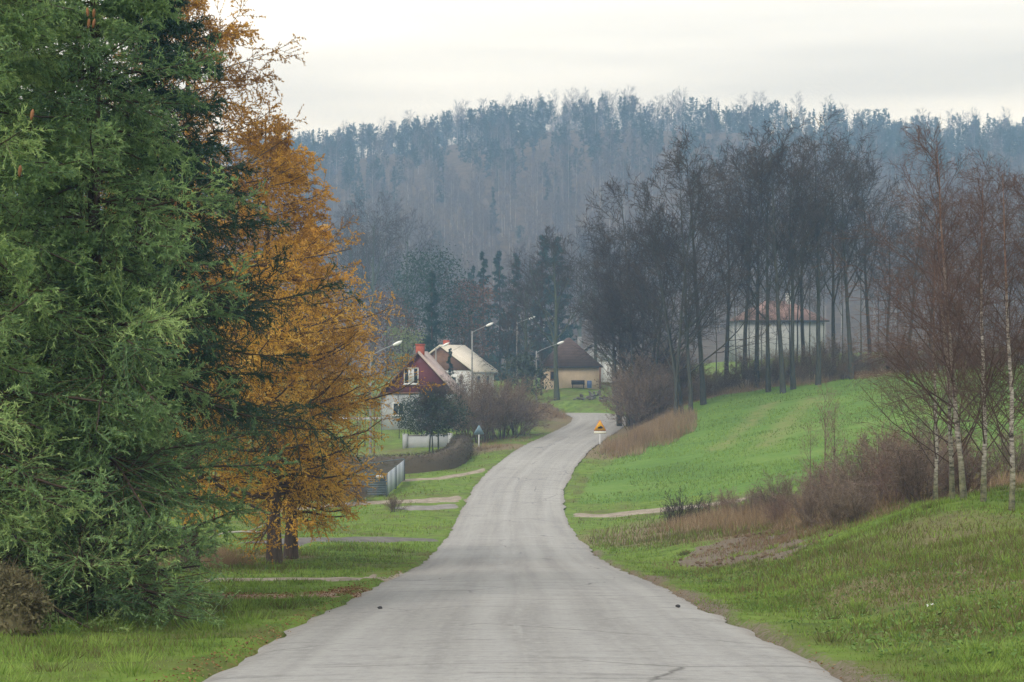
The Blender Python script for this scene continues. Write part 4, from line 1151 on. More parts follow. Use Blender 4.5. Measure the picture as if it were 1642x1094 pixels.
def thing_tree(name, label, cat, group, loc, rz, parts, sc_=1.0):
    """parts: list of (part name, mesh); shares mesh data between copies"""
    ro = empty(name, loc, rz); ro.scale = (sc_, sc_, sc_)
    tag(ro, label, cat, group)
    for nm, me_ in parts:
        if me_ is not None: link(nm, me_, ro)
    return ro

# ------------------------------------------------------------------ spruces, left foreground
def put_spruce(seed, px, d, Ht, rad, label, mat, **kw):
    tr, cr, tw, _ = spruce(seed, Ht, rad, **kw)
    b = at(px, d)
    ro = thing_tree('spruce_tree', label, 'tree', 'spruces beside the road', b, 0, [('trunk', tr.mesh('trunk', MB_spruce)), ('twigs', tw.mesh('twigs', MT_spruce_tw)), ('crown', cr.mesh('crown', mat))])
    return ro
put_spruce(101, -60, 20.3, 17, 2.8, 'light green spruce closest to the camera at the left picture edge', MN_spruce, n1=230, n2=20, n3=4, nn=13, nlen=.056, nw=.0165, r0=.12, cone=.8)
SP2 = put_spruce(102, 150, 21.8, 15.5, 2.8, 'dense mid green spruce reaching the ground beside the footpath', MN_spruce, n1=260, n2=20, n3=4, nn=13, nlen=.058, nw=.017, r0=.12, cone=1.0)
put_spruce(103, 236, 27.5, 13.5, 5.0, 'dark spruce with long drooping branches in front of the orange larch', MN_spruce_dk, n1=150, n2=20, n3=5, nn=13, nlen=.058, nw=.019, r0=.13, hang=.55, droop=.10, z0=.24, cone=1.15)

SP4 = thing_tree('spruce_tree', 'dense spruce half hidden between the two front spruces', 'tree', 'spruces beside the road', at(20, 25.5), 2.4, [(c_.name.split('.')[0], c_.data) for c_ in SP2.children], 1.12)
# cones hanging in the spruces
M_cone = speckled('spruce_cone', (.16, .075, .035), (.28, .135, .065), 20, .8)
s_ = np.linspace(0, 1, 8); cone = MB(); cone.tubes([np.stack([0 * s_, 0 * s_, -.15 * s_], 1)], [np.array([.006, .017, .023, .024, .023, .020, .014, .004])], 8, cap=True)
cone_me = cone.mesh('spruce_cone', M_cone, True)
for i, (px, py, d) in enumerate(((140, 12, 18.9), (151, 14, 18.9), (143, 30, 18.8), (152, 30, 18.9), (53, 175, 15.4), (33, 265, 15.3), (263, 263, 24.8), (278, 285, 24.6), (282, 320, 24.7), (292, 300, 24.8), (300, 463, 24.6), (390, 292, 25.2), (428, 294, 25.4))):
    o = link('spruce_cone', cone_me, loc=((px - CX) * d / F, d, row(py, d))); o.rotation_euler = (rng.normal(0, .15), rng.normal(0, .15), rng.uniform(0, 6)); o.scale = (.75, .75, .75)
    tag(o, 'brown spruce cone hanging among the spruce branches', 'cone', 'cones hanging in the spruces')

# ------------------------------------------------------------------ larches
for (seed, px, d, Ht, rad, lean, lab, bt, dn, n1, ex) in (
    (201, 305, 39, 14.6, 4.3, (-.1, 0), 'tall larch with nearly bare brown top behind the dark spruce', .22, 1.0, 150, .5),
    (202, 440, 45, 12.3, 4.8, (-.3, 0), 'orange larch with leaning trunk above the fallen branch', .15, .95, 135, .75),
    (203, 466, 50, 10.4, 4.0, (.3, 0), 'orange larch with upright dark trunk beside the driveway', .0, .95, 115, .7)):
    tr, cr, tw = larch(seed, Ht, rad, n1=n1, ex=ex, lean=lean, bare_top=bt, dens=dn)
    thing_tree('larch_tree', lab, 'tree', 'larches beside the road', at(px, d), 0, [('trunk', tr.mesh('trunk', MB_larch)), ('twigs', tw.mesh('twigs', MT_larch_tw)), ('crown', cr.mesh('crown', MN_larch))])

# ------------------------------------------------------------------ alders on the right
def variants(mk, n): return [mk(i) for i in range(n)]
def tree_meshes(tr, cr, mt, mc): return [('trunk', tr.mesh('trunk', mt)), ('crown', cr.mesh('crown', mc))]
ald = [tree_meshes(*bare_tree(300 + i, 18, .2, n1=15, n2=7, n3=7, n4=6, ang1=36, spread=.40, t0=.32, up=.15, rtw=.014, lean=((-.8, .6, 0, 1.2, -.4)[i], 0)), MB_alder, MT_alder) for i in range(5)]
wide = [tree_meshes(*bare_tree(320 + i, 16, .17, n1=13, n2=7, n3=7, n4=6, ang1=46, spread=.34, t0=.16, up=.13, rtw=.012, stems=4), MB_alder, MT_alder) for i in range(2)]
order = ['leftmost', 'second', 'third', 'fourth', 'fifth', 'sixth', 'seventh', 'eighth', 'ninth', 'tenth', 'eleventh', 'twelfth', 'thirteenth', 'fourteenth', 'fifteenth', 'sixteenth', 'seventeenth', 'eighteenth']
AL = [(1128, 139, 222), (1165, 152, 250), (1196, 158, 240), (1214, 146, 228), (1232, 141, 250), (1256, 138, 205), (1272, 140, 232), (1288, 154, 250), (1312, 141, 203), (1338, 150, 240), (1366, 143, 215), (1395, 152, 250), (1424, 148, 330), (1455, 140, 300), (1490, 146, 330), (1575, 150, 350), (1640, 152, 340), ]
order += ['nineteenth']*0
for i, (px, d, ty) in enumerate(AL):
    b = at(px, d); Ht = row(ty, d) - b[2]
    al_ = thing_tree('alder_tree', f'bare alder above the green field, {order[i]} trunk counting rightward from the big shrub-like tree', 'tree', 'bare alders along the field', b, rng.uniform(0, 6.28) if i % 3 else 0, ald[i % 5], Ht / 18.0 * .93)
    al_.rotation_euler[0] = rng.normal(0, .03); al_.rotation_euler[1] = rng.normal(0, .04)
thin = [tree_meshes(*bare_tree(340 + i, 15, .09, n1=12, n2=6, n3=6, n4=5, ang1=34, spread=.28, t0=.3, up=.15, rtw=.012), MB_alder, MT_alder) for i in range(3)]
for i, px in enumerate((1148, 1180, 1203, 1222, 1244, 1264, 1280, 1299, 1320, 1350, 1380, 1410, 1440)):
    d = 168 + rng.uniform(-10, 22); b = at(px, d); thing_tree('alder_tree', 'thin young bare tree in the back row before the whitish house', 'tree', 'thin trees behind the alders', b, rng.uniform(0, 6.28), thin[i % 3], rng.uniform(.75, 1.1))
for (px, d, ty, k, lab) in ((1085, 136, 268, 0, 'broad many-stemmed bare tree at the left end of the alder row'), (1034, 146, 300, 1, 'bushy bare tree beside the broad one at the end of the alder row'), (1000, 152, 360, 0, 'lowest bushy bare tree reaching left over the bend')):
    b = at(px, d); Ht = row(ty, d) - b[2]
    thing_tree('alder_tree', lab, 'tree', 'bare alders along the field', b, k * 2.0 + px * .01, wide[k], Ht / 16.0)

# ------------------------------------------------------------------ birches on the bank
bir = [tree_meshes(*bare_tree(400 + i, 10, .085, n1=36, n2=8, n3=6, n4=5, ang1=44, spread=.33, t0=.10, up=.10, rtw=.004, rl=.34, lean=((-.3, .1, -.6, .5)[i], 0), droop=.10, sl=1.2), MB_birch, MT_birch) for i in range(4)]
for (px, d, ty, k, lab) in ((1622, 33, 275, 0, 'white birch standing lowest on the bank with mossy green stem'), (1577, 35, 290, 1, 'white birch second from the picture edge with patchy bark'), (1546, 36.5, 225, 2, 'tallest birch with dark rough foot on the bank'), (1527, 38.5, 320, 3, 'slender leaning birch at the left of the clump'), (1500, 42, 400, 1, 'thin young birch behind the brown thicket'), (1690, 36, 300, 2, 'birch cut off by the picture edge, only twigs in view')):
    b = at(px, d); Ht = row(ty, d) - b[2]
    thing_tree('birch_tree', lab, 'tree', 'birches on the bank', b, (0.4, 2.0, 0, 3.4, 5, 1.2)[k], bir[k], Ht / 10.0)
sap = [tree_meshes(*bare_tree(440 + i, 4.5, .035, n1=14, n2=4, n3=4, n4=3, ang1=28, spread=.35, t0=.2, up=.12, rtw=.005), MT_reddish, MT_reddish) for i in range(2)]
for i, (px, d, h, lab) in enumerate(((1322, 73, 4.6, 'thin leafless sapling at the edge of the green field'), (1338, 71, 3.8, 'shorter leafless sapling beside the thin one at the field'), (1300, 76, 3.2, 'smallest leafless sapling at the field edge'), (345, 47, 4.0, 'leafless sapling between the spruces and the straw heap'), (600, 122, 6.0, 'slender leafless tree at the foot of the first lamp pole'), (573, 118, 5.5, 'leafless young tree leaning in the yard behind the fence'))):
    thing_tree('sapling', lab, 'sapling', None, at(px, d), i * 1.3, sap[i % 2], h / 4.5)

# ------------------------------------------------------------------ thickets, bushes, hedges
def shrub_meshes(seed, Ht, mt, ml=None, **kw):
    st, lf = shrub(seed, Ht, **kw)
    out = [('stems', st.mesh('stems', mt))]
    if ml is not None: out.append(('leaves', lf.mesh('leaves', ml)))
    return out
thick = [shrub_meshes(500 + i, 1.7, (MT_brown, MT_reddish, MT_brown)[i], ML_brown, n1=20, n2=8, n3=6, n4=5, rtw=.006, leaf=1, lsize=.022, spread=.42, arch=-.02) for i in range(3)]
names_t = ['right in front of the birches', 'next to the birches', 'behind the bare earth', 'above the bare earth', 'at the middle of the thicket', 'behind the dark weeds', 'at the left end of the thicket', 'below the field', 'at the foot of the saplings', 'on the crest of the bank', 'beside the mossy birch', 'low at the earth edge']
TH = [(1480, 46, 1.9), (1440, 49, 2.2), (1400, 51, 2.1), (1355, 53, 1.9), (1310, 57, 1.7), (1250, 62, 1.5), (1205, 66, 1.3), (1165, 70, 1.2), (1330, 64, 1.5), (1500, 52, 2.2), (1545, 46, 1.6), (1300, 50, 1.2), (1375, 46, 1.3), (1420, 57, 2.0), (1465, 60, 2.2), (1610, 52, 2.0), (1250, 56, 1.0), (1345, 47, 1.2)]
for i, (px, d, h) in enumerate(TH):
    thing_tree('bush', 'leafless brown bush of the thicket between bare earth and birches', 'bush', 'brown thicket beside the birches', at(px, d, .03), rng.uniform(0, 6.28), thick[i % 3], h / 1.7)
# dark seed heads of dead weeds at the track
dk = [shrub_meshes(530 + i, 1.3, MT_dark, MT_dark, n1=13, n2=5, n3=3, n4=3, rtw=.007, leaf=3, lsize=.02, spread=.16, arch=.0) for i in range(2)]
for i, (px, d, h) in enumerate(((1076, 72, 1.35), (1090, 71, 1.5), (1104, 72, 1.1), (1122, 71, 1.25), (1138, 72, .95), (1225, 70, 1.1), (1212, 71, 1.0))):
    thing_tree('dead_weed', ('dark dead weeds with seed heads beside the earth track' if i < 5 else 'dark dead weeds among the thicket below the field'), 'weeds', 'dark dead weeds', at(px, d, .03), i * 1.7, dk[i % 2], h / 1.3)
# bushes at the bend and along the top of the field
bsh = [shrub_meshes(540 + i, 4.0, MT_brown, ML_brown, n1=22, n2=8, n3=7, n4=5, rtw=.012, leaf=2, lsize=.05, spread=.42) for i in range(3)]
k = 0
for (px, d, h) in ((1018, 141, 4.4), (1030, 146, 5.5), (1044, 140, 4.2), (1058, 144, 4.6), (1080, 148, 4.2), (1026, 152, 6.0), (1042, 156, 6.0), (1065, 157, 5.5), (1098, 150, 3.6), (1020, 166, 5.0)):
    thing_tree('bush', 'tall brown leafless bush in the copse right of the bend', 'bush', 'brown bushes at the bend', at(px, d, .05), rng.uniform(0, 6.28), bsh[k % 3], h / 4.0); k += 1
for i, px in enumerate(range(1112, 1660, 17)):
    d = 144.5 + rng.uniform(-1, 4); h = rng.uniform(1.5, 2.6) + (1.3 if 1185 < px < 1345 and i % 2 else 0)
    thing_tree('bush', 'low brown leafless bush in the undergrowth along the top of the field', 'bush', 'undergrowth above the field', at(px, d, .05), rng.uniform(0, 6.28), bsh[k % 3], h / 4.0); k += 1
for i, (px, d, h, lab) in enumerate(((612, 138, 5.0, 'bare garden tree before the grey house wall, next to the lamp pole'), (640, 140, 5.5, 'bare garden tree below the white attic window'), (735, 134, 5.2, 'bare garden tree at the right corner of the maroon house'), (715, 140, 5.5, 'bare garden tree before the right end of the grey wall'), (585, 132, 6.0, 'bare garden tree just right of the larch'))):
    thing_tree('garden_tree', lab, 'tree', None, at(px, d), i * 1.9, thin[i % 3], h / 15.0)
# brown bushes and evergreen round tree left of the road
for (px, d, h, lab) in ((775, 133, 4.6, 'large brown leafless bush behind the grey sign back'), (805, 136, 4.9, 'large brown leafless bush at the middle of the roadside clump'), (829, 139, 4.2, 'brown leafless bush at the road end of the clump'), (752, 138, 5.0, 'brown leafless bush between round tree and clump'), (818, 150, 4.0, 'brown bush behind the roadside clump'), (575, 92, 1.5, 'twiggy bare bush in front of the dark gate'), (548, 90, 1.4, 'twiggy bare bush under the larch beside the sandy track'), (632, 84, .9, 'small dark bare bush between two drives')):
    thing_tree('bush', lab, 'bush', None, at(px, d, .05), rng.uniform(0, 6.28), bsh[k % 3], h / 4.0); k += 1
g_ = np.random.default_rng(77)
tr, cr = bare_tree(560, 5.0, .09, n1=18, n2=7, n3=7, n4=6, ang1=52, spread=.42, t0=.30, up=.05, rtw=.012, stems=3)
ev = MB()
n = 8000
v_ = nrmz(g_.normal(size=(n, 3))); rr = g_.uniform(.35, 1, n) ** .6
C_ = v_ * rr[:, None] * np.array([3.0, 2.4, 1.8]) * (1 + .16 * np.sin(v_[:, :1] * 7) * np.cos(v_[:, 1:2] * 6 + v_[:, 2:3] * 5)) + np.array([.1, 0, 3.0])
C_ = C_[C_[:, 2] > 1.35]
ev.leaves(C_, g_.uniform(.05, .11, len(C_)), np.clip(g_.normal(.5, .22, len(C_)), 0, 1), g_)
thing_tree('garden_tree', 'round dark evergreen tree with several stems behind the clipped hedge', 'tree', None, at(690, 122.5), 0, [('trunk', tr.mesh('trunk', MB_moss)), ('twigs', cr.mesh('twigs', MT_dark)), ('crown', ev.mesh('crown', ML_ever))])
# clipped hedge, curved, with rounded end
def hedge(path, w, h, n, label, mat, seed, ls=.05, grp=None):
    g_ = np.random.default_rng(seed)
    Q = resample(catmull(np.array(path)[:, :2], 8), .2)
    t_ = nrmz(np.gradient(Q, axis=0)); nn_ = np.stack([t_[:, 1], -t_[:, 0]], 1)
    core, lf = MB(), MB()
    an = np.linspace(0, math.pi, 9); K = len(Q)
    hh = np.linspace(h[0], h[1], K)
    endf = np.sqrt(np.clip(1 - (np.clip((np.arange(K) - (K - 5)) / 4.0, 0, 1)) ** 2, .05, 1))
    ring = []
    for i in range(K):
        zz = H(Q[i, 0], Q[i, 1]) - .1
        prof = [(math.copysign(abs(math.cos(a)) ** .45, math.cos(a)) * w / 2 * .86 * endf[i], math.sin(a) ** .5 * hh[i] * .92 * (.6 + .4 * endf[i])) for a in an]
        ring.append([(Q[i, 0] + nn_[i, 0] * p[0], Q[i, 1] + nn_[i, 1] * p[0], zz + p[1]) for p in prof])
    V_ = np.array(ring); ii = np.arange(K * 9).reshape(K, 9)
    core.add(V_.reshape(-1, 3), np.stack([ii[:-1, :-1], ii[1:, :-1], ii[1:, 1:], ii[:-1, 1:]], -1).reshape(-1, 4))
    i_ = g_.integers(0, K, n); a = g_.uniform(0, math.pi, n); e = endf[i_] * g_.uniform(.85, 1.06, n)
    o_ = np.sign(np.cos(a)) * np.abs(np.cos(a)) ** .45 * w / 2 * e; zc = np.sin(a) ** .5 * hh[i_] * g_.uniform(.9, 1.03, n) * (.6 + .4 * endf[i_])
    X = Q[i_, 0] + nn_[i_, 0] * o_ + g_.normal(0, .08, n); Y = Q[i_, 1] + nn_[i_, 1] * o_ + g_.normal(0, .08, n)
    lf.leaves(np.stack([X, Y, H(X, Y) - .1 + zc], 1), ls * g_.uniform(.6, 1.4, n), np.clip(g_.normal(.5, .25, n), 0, 1), g_)
    m2 = n // 2
    B = np.stack([X, Y, H(X, Y) - .1 + zc], 1)[:m2]
    lf.slivers(B, nrmz(g_.normal(size=(m2, 3)) + np.array([0, 0, .5])) * g_.uniform(.1, .22, m2)[:, None], .012, np.clip(g_.normal(.3, .2, m2), 0, 1), g_)
    o = empty('hedge', (0, 0, 0)); tag(o, label, 'hedge', grp)
    core.build('stems', mat, o); lf.build('leaves', mat, o)
ML_hedge = tinted('leaf_hedge', [(0, (.055, .045, .035)), (.5, (.115, .095, .072)), (1, (.11, .13, .07))], .8, .1)
ML_hedge2 = tinted('leaf_hedge_olive', [(0, (.10, .085, .05)), (.5, (.20, .175, .095)), (1, (.28, .27, .14))], .8, .1, .2)
hedge([at(540, 112), at(600, 110), at(660, 109.5), at(705, 110.5), at(728, 114), at(738, 119), at(741, 124)], 1.7, (1.25, 1.55), 8000, 'clipped brownish hedge curving round the front garden', ML_hedge, 61)
hedge([at(-160, 19.5), at(-60, 18.6), at(0, 18.2), at(50, 17.9)], .55, (.95, .8), 9500, 'dry olive brown hedge at the left picture edge below the spruce', ML_hedge2, 62, .03)

# straw, reeds and dead grass
def tufts(spots, n, hgt, wd, name, label, mat, lean=.22, seed=3, cat=None):
    g_ = np.random.default_rng(seed); mb_ = MB()
    for (c_, rx, ry, hs) in spots:
        m_ = int(n * rx * ry)
        a = g_.uniform(0, 6.283, m_); q = np.sqrt(g_.uniform(0, 1, m_))
        X = c_[0] + rx * q * np.cos(a); Y = c_[1] + ry * q * np.sin(a)
        cl = vnoise(X, Y, .8, seed); X, Y, cl, q2 = X[cl > -.25], Y[cl > -.25], cl[cl > -.25], q[cl > -.25]
        ok = np.abs(road_query(X, Y)[0]) > HALF + .5; X, Y, cl, q2 = X[ok], Y[ok], cl[ok], q2[ok]
        D = g_.normal(0, lean, (len(X), 3)); D[:, 2] = 1; D = nrmz(D) * (hgt * hs * g_.uniform(.5, 1.1, len(X)) * (1.1 - .5 * q2))[:, None]
        mb_.slivers(np.stack([X, Y, H(X, Y) - .02], 1), D, wd, np.clip(.5 + .4 * cl + g_.normal(0, .15, len(X)), 0, 1), g_)
    tag(mb_.build(name, mat), label, kind='stuff')
tufts([(at(1030, 124), 3.0, 7, 1.0), (at(1062, 128), 2.6, 7, 1.1), (at(1000, 119), 1.8, 5, .7), (at(1085, 133), 1.6, 5, 1.0)], 150, 1.5, .03, 'dry_reeds', 'tall reddish straw on the bank behind the warning sign', MS_straw, .2, 71)
tufts([(at(870, 166), 3.0, 6, 1.0), (at(850, 158), 2.2, 5, .9), (at(810, 134), 2.6, 3.0, .35), (at(775, 127), 2.2, 2.4, .45), (at(735, 125), 2.0, 2, .4)], 130, 1.2, .03, 'dry_grass', 'pale dry grass on the hump before the bend', MS_straw, .35, 72)
tufts([(at(1180, 66), 3.6, 4, .9), (at(1240, 62), 3.6, 4, 1.0), (at(1300, 57), 3.2, 4, .9), (at(1380, 54), 3.0, 3, .9), (at(1450, 50), 2.6, 3, .9), (at(1140, 70), 2.2, 2.5, .8), (at(1600, 50), 3, 3, .7), (at(1110, 146), 3, 3, 1.2), (at(1200, 144), 5, 1.5, 1.0), (at(1300, 143.5), 5, 1.5, 1.0), (at(1400, 143), 5, 1.5, 1.0)], 190, 1.05, .018, 'dead_grass', 'pale dead grass in the thicket and along the field top', MS_straw, .3, 73)
tufts([(G(375, 890), .9, 1.6, 1.0), (G(345, 905), 1.0, 1.8, .8), (G(410, 900), .8, 1.3, .6), (at(330, 42), 1.4, 2.0, .9)], 900, .55, .010, 'straw_tufts', 'dry straw beside the fallen branch under the larches', MS_straw, .6, 74)
ce_ = BARE[:, :2].mean(0)
tufts([((ce_[0], ce_[1]), 2.6, 3.5, .8), (at(1290, 50), 2.0, 2.2, 1.2), (at(1200, 54), 2.4, 2.0, 1.1), (at(1360, 47), 2.6, 3.0, 1.3), (at(1250, 49), 2.6, 3.2, 1.0), (at(1420, 43), 2.2, 2.8, 1.2), (G(1330, 925), 1.6, 1.8, .6), (G(1250, 945), 1.3, 1.6, .5), (G(1450, 930), 1.8, 2.0, .7), (G(1560, 960), 1.2, 1.6, .6), (G(1610, 1010), .8, 1.1, .55), (G(1420, 1010), .8, 1.0, .45), (G(1180, 950), .9, 1.3, .4)], 130, .38, .016, 'rusty_grass', 'rusty dead grass over the dug earth and the bank', MS_rust, .6, 75)
# clods of the freshly dug earth
mb_ = MB(); ce = BARE[:, :2].mean(0)
for i in range(160):
    q = BARE[rng.integers(0, len(BARE)), :2]; w = rng.uniform(0, 1) ** .6
    p = ce + (q - ce) * w + rng.normal(0, .5, 2)
    rock(mb_, (p[0], p[1], float(H(p[0], p[1])) + .02), abs(rng.normal(0, .03)) + .02)
for i in range(70):                                     # spoil ridge at the back of the dug patch
    px = rng.uniform(1180, 1320); d = 53 + rng.normal(0, .7) - (px - 1250) * .02
    p = at(px, d); rock(mb_, (p[0], p[1], p[2] + abs(rng.normal(0, .06))), .02 + abs(rng.normal(0, .03)))
M_clod = speckled('dug_earth', (.10, .07, .046), (.22, .155, .105), 3, .95, .05, .4)
tag(mb_.build('earth_clods', M_clod), 'clods of freshly dug brown earth below the thicket', kind='stuff')
# fallen branch
b = G(440, 868); fb = MB()
pts = np.array([(-1.9, .3, .12), (-1.3, .1, .30), (-.6, 0, .36), (0, -.05, .34), (.7, -.1, .25), (1.3, -.15, .18)])
fb.tubes([pts], [np.array([.025, .035, .04, .04, .03, .012])], 6); fb.tubes([[(-.4, 0, .36), (.1, .2, .55), (.6, .4, .8), (.85, .5, 1.05)]], [[.03, .022, .015, .006]], 5)
fb.tubes([[(-1.5, .2, .26), (-1.9, .0, .12), (-2.2, -.2, .02)]], [[.025, .018, .01]], 5)
tag(fb.build('fallen_branch', speckled('grey_branch', (.26, .24, .22), (.46, .43, .40), 6), loc=(b[0] - .6, b[1], b[2])), 'pale forked dead branch lying below the larch trunks', 'branch')

# ------------------------------------------------------------------ village trees
tall = [tree_meshes(*bare_tree(600 + i, 17, .3, n1=15, n2=8, n3=7, n4=6, ang1=40, spread=.46, t0=.28, up=.10, rtw=.016), MB_moss, MT_alder) for i in range(3)]
for i, (px, d, ty, lab) in enumerate(((893, 187, 392, 'tall bare tree standing before the beige house'), (842, 200, 440, 'bare tree left of the beige house'), (955, 204, 430, 'bare tree rising over the beige house roof'), (812, 184, 520, 'low bare tree right of the white house'), (868, 192, 545, 'small bare tree beside the short street lamp'), (745, 200, 545, 'bare tree behind the white house'), (985, 180, 480, 'bare tree over the copse at the bend'), (598, 300, 345, 'hazy tall bare tree far beyond the larches'), (655, 320, 375, 'hazy bare tree far beyond the round pine'), (560, 330, 350, 'hazy bare tree just right of the larch tips'), (845, 340, 420, 'hazy bare tree at the foot of the hill'), (930, 330, 400, 'hazy bare tree behind the tall roadside tree'))):
    b = at(px, d); Ht = row(ty, d) - b[2]
    thing_tree('bare_tree', lab, 'tree', None, b, i * 1.1, tall[i % 3], Ht / 17.0)
def far_spruce(seed, Ht, rad, mat):
    tr, cr, tw, _ = spruce(seed, Ht, rad, n1=70, n2=8, n3=3, nn=4, nlen=.32, nw=.13, r0=.2, cone=.8, needle_on2=2)
    return [('trunk', tr.mesh('trunk', MB_spruce)), ('crown', cr.mesh('crown', mat))]
fs = [far_spruce(620 + i, 18, 3.3, MN_blue) for i in range(2)]
for i, (px, d, ty, wz, lab) in enumerate(((692, 196, 432, 1.0, 'dark spruce rising behind the maroon house'), (775, 262, 402, 1.0, 'blue hazy spruce left of the pair'), (802, 270, 398, 1.0, 'blue hazy spruce in the middle of the pair'), (828, 275, 405, 1.0, 'blue hazy spruce beside the tall rounded tree'), (722, 168, 556, .9, 'young blue spruce between the maroon and white houses'), (757, 285, 425, 1.0, 'blue hazy spruce behind the round pine'), (868, 262, 372, 1.25, 'tall full spruce crown right of the blue spruces'), (894, 266, 378, 1.2, 'tall spruce close behind the bare roadside tree'))):
    b = at(px, d); Ht = row(ty, d) - b[2]
    ro = thing_tree('spruce_tree', lab, 'tree', 'spruces in the village', b, i * .9, fs[i % 2], Ht / 18.0)
    ro.scale = (Ht / 18.0 * wz, Ht / 18.0 * wz, Ht / 18.0)
def clump_tree(seed, Ht, r0, cl, leafn, ls, mt, ml, rx):
    g_ = np.random.default_rng(seed)
    tr, cr = bare_tree(seed, Ht * .9, r0, n1=14, n2=5, n3=4, n4=2, ang1=50, spread=.38, t0=.35, up=.08, rtw=.02)
    lf = MB()
    for i in range(cl):
        a = g_.uniform(0, 6.28); zz = g_.uniform(.38, .98); rad = rx * math.sqrt(max(.05, 1 - ((zz - .62) / .42) ** 2)) * math.sqrt(g_.uniform(.1, 1))
        c_ = np.array([rad * math.cos(a), rad * math.sin(a), zz * Ht]); s_ = Ht * g_.uniform(.045, .085)
        p = c_ + g_.normal(0, 1, (leafn, 3)) * np.array([s_, s_, s_ * .6])
        lf.leaves(p, ls * g_.uniform(.6, 1.4, leafn), np.clip(g_.normal(g_.uniform(.3, .7), .18, leafn), 0, 1), g_)
    return [('trunk', tr.mesh('trunk', mt)), ('twigs', cr.mesh('twigs', MT_dark)), ('crown', lf.mesh('crown', ml))]
for (seed, px, d, ty, rx, ml, lab, cl) in ((640, 690, 214, 402, 4.6, MN_blue, 'broad round dark pine above the maroon house', 110), (641, 752, 216, 452, 3.4, ML_oakbrown, 'brown leaved oak right of the round pine', 60), (642, 646, 184, 527, 1.9, ML_pale, 'pale yellowish green garden tree left of the red chimney', 26), (643, 620, 210, 470, 3.4, ML_oakbrown, 'brownish tree half hidden behind the larch tips', 40), (644, 838, 176, 570, 2.4, ML_ever, 'dark shrubby tree left of the beige wall', 30)):
    b = at(px, d); Ht = row(ty, d) - b[2]
    thing_tree('garden_tree', lab, 'tree', None, b, 0, clump_tree(seed, Ht, .2, cl, 80, .15, MB_moss, ml, rx))

# ------------------------------------------------------------------ the wooded hill
def far_bare(seed):
    g_ = np.random.default_rng(seed); m_ = MB()
    Ht = 17.0
    P, R, L = trunk_line(Ht, .17, 7, (g_.normal(0, .5), 0), .02, g_)
    m_.tubes(P, R, 4, .05)
    P1, R1, L1 = spawn(P, R, L, 18, .36, .98, 42, lambda t: .30 * (1.25 - t) ** .6, 4, .12, .1, .4, .035, .4, g_)
    m_.tubes(P1, R1, 3, .4)
    P2, R2, L2 = spawn(P1, R1, L1, 7, .2, 1, 38, lambda t: .5 * (1.2 - .5 * t), 3, .06, .14, .6, .026, .5, g_)
    m_.tubes(P2, R2, 3, .65)
    B, T, ix = along(P2, 8, g_)
    m_.slivers(B, nrmz(T + g_.normal(0, .5, T.shape)) * (L2[ix] * .6 * g_.uniform(.5, 1.2, len(ix)))[:, None], .04, np.clip(g_.normal(.8, .12, len(ix)), .4, 1), g_)
    return m_.mesh('far_bare_tree', MF_bare)
def far_pine(seed):
    g_ = np.random.default_rng(seed); m_ = MB(); Ht = 18.0
    P, R, L = trunk_line(Ht, .2, 7, (g_.normal(0, .4), 0), .02, g_); m_.tubes(P, R, 4, .0)
    P1, R1, L1 = spawn(P, R, L, 26, .42, .99, 66, lambda t: .20 * np.sqrt(np.clip(1.08 - t, .05, 1)) * 1.25, 4, .05, .1, .35, .03, .4, g_)
    m_.tubes(P1, R1, 3, .1)
    P2, R2, L2 = spawn(P1, R1, L1, 6, .25, 1, 45, lambda t: .5, 3, .05, .15, .6, .02, .5, g_)
    B, T, ix = along(P2, 15, g_)
    m_.slivers(B, nrmz(T * .5 + g_.normal(0, .8, T.shape)) * g_.uniform(.35, .8, len(ix))[:, None], .17, np.clip(g_.normal(.6, .15, len(ix)), .32, 1), g_)
    return m_.mesh('far_pine_tree', MF_pine)
def far_fir(seed):
    m_ = MB(); tr, cr, tw, _ = spruce(seed, 19, 2.9, n1=46, n2=5, n3=3, nn=4, nlen=.45, nw=.18, r0=.2, cone=.8, needle_on2=2)
    for q in (cr,):
        for v_, t_ in zip(q.v, q.t): m_.add(v_, tris=np.arange(len(v_)).reshape(-1, 3), tint=np.clip(.6 + rng.normal(0, .15, len(v_) // 3).repeat(3), .32, 1))
    return m_.mesh('far_fir_tree', MF_pine)
fb_me = [far_bare(700 + i) for i in range(4)]; fp_me = [far_pine(710 + i) for i in range(3)]; ff_me = [far_fir(720 + i) for i in range(2)]

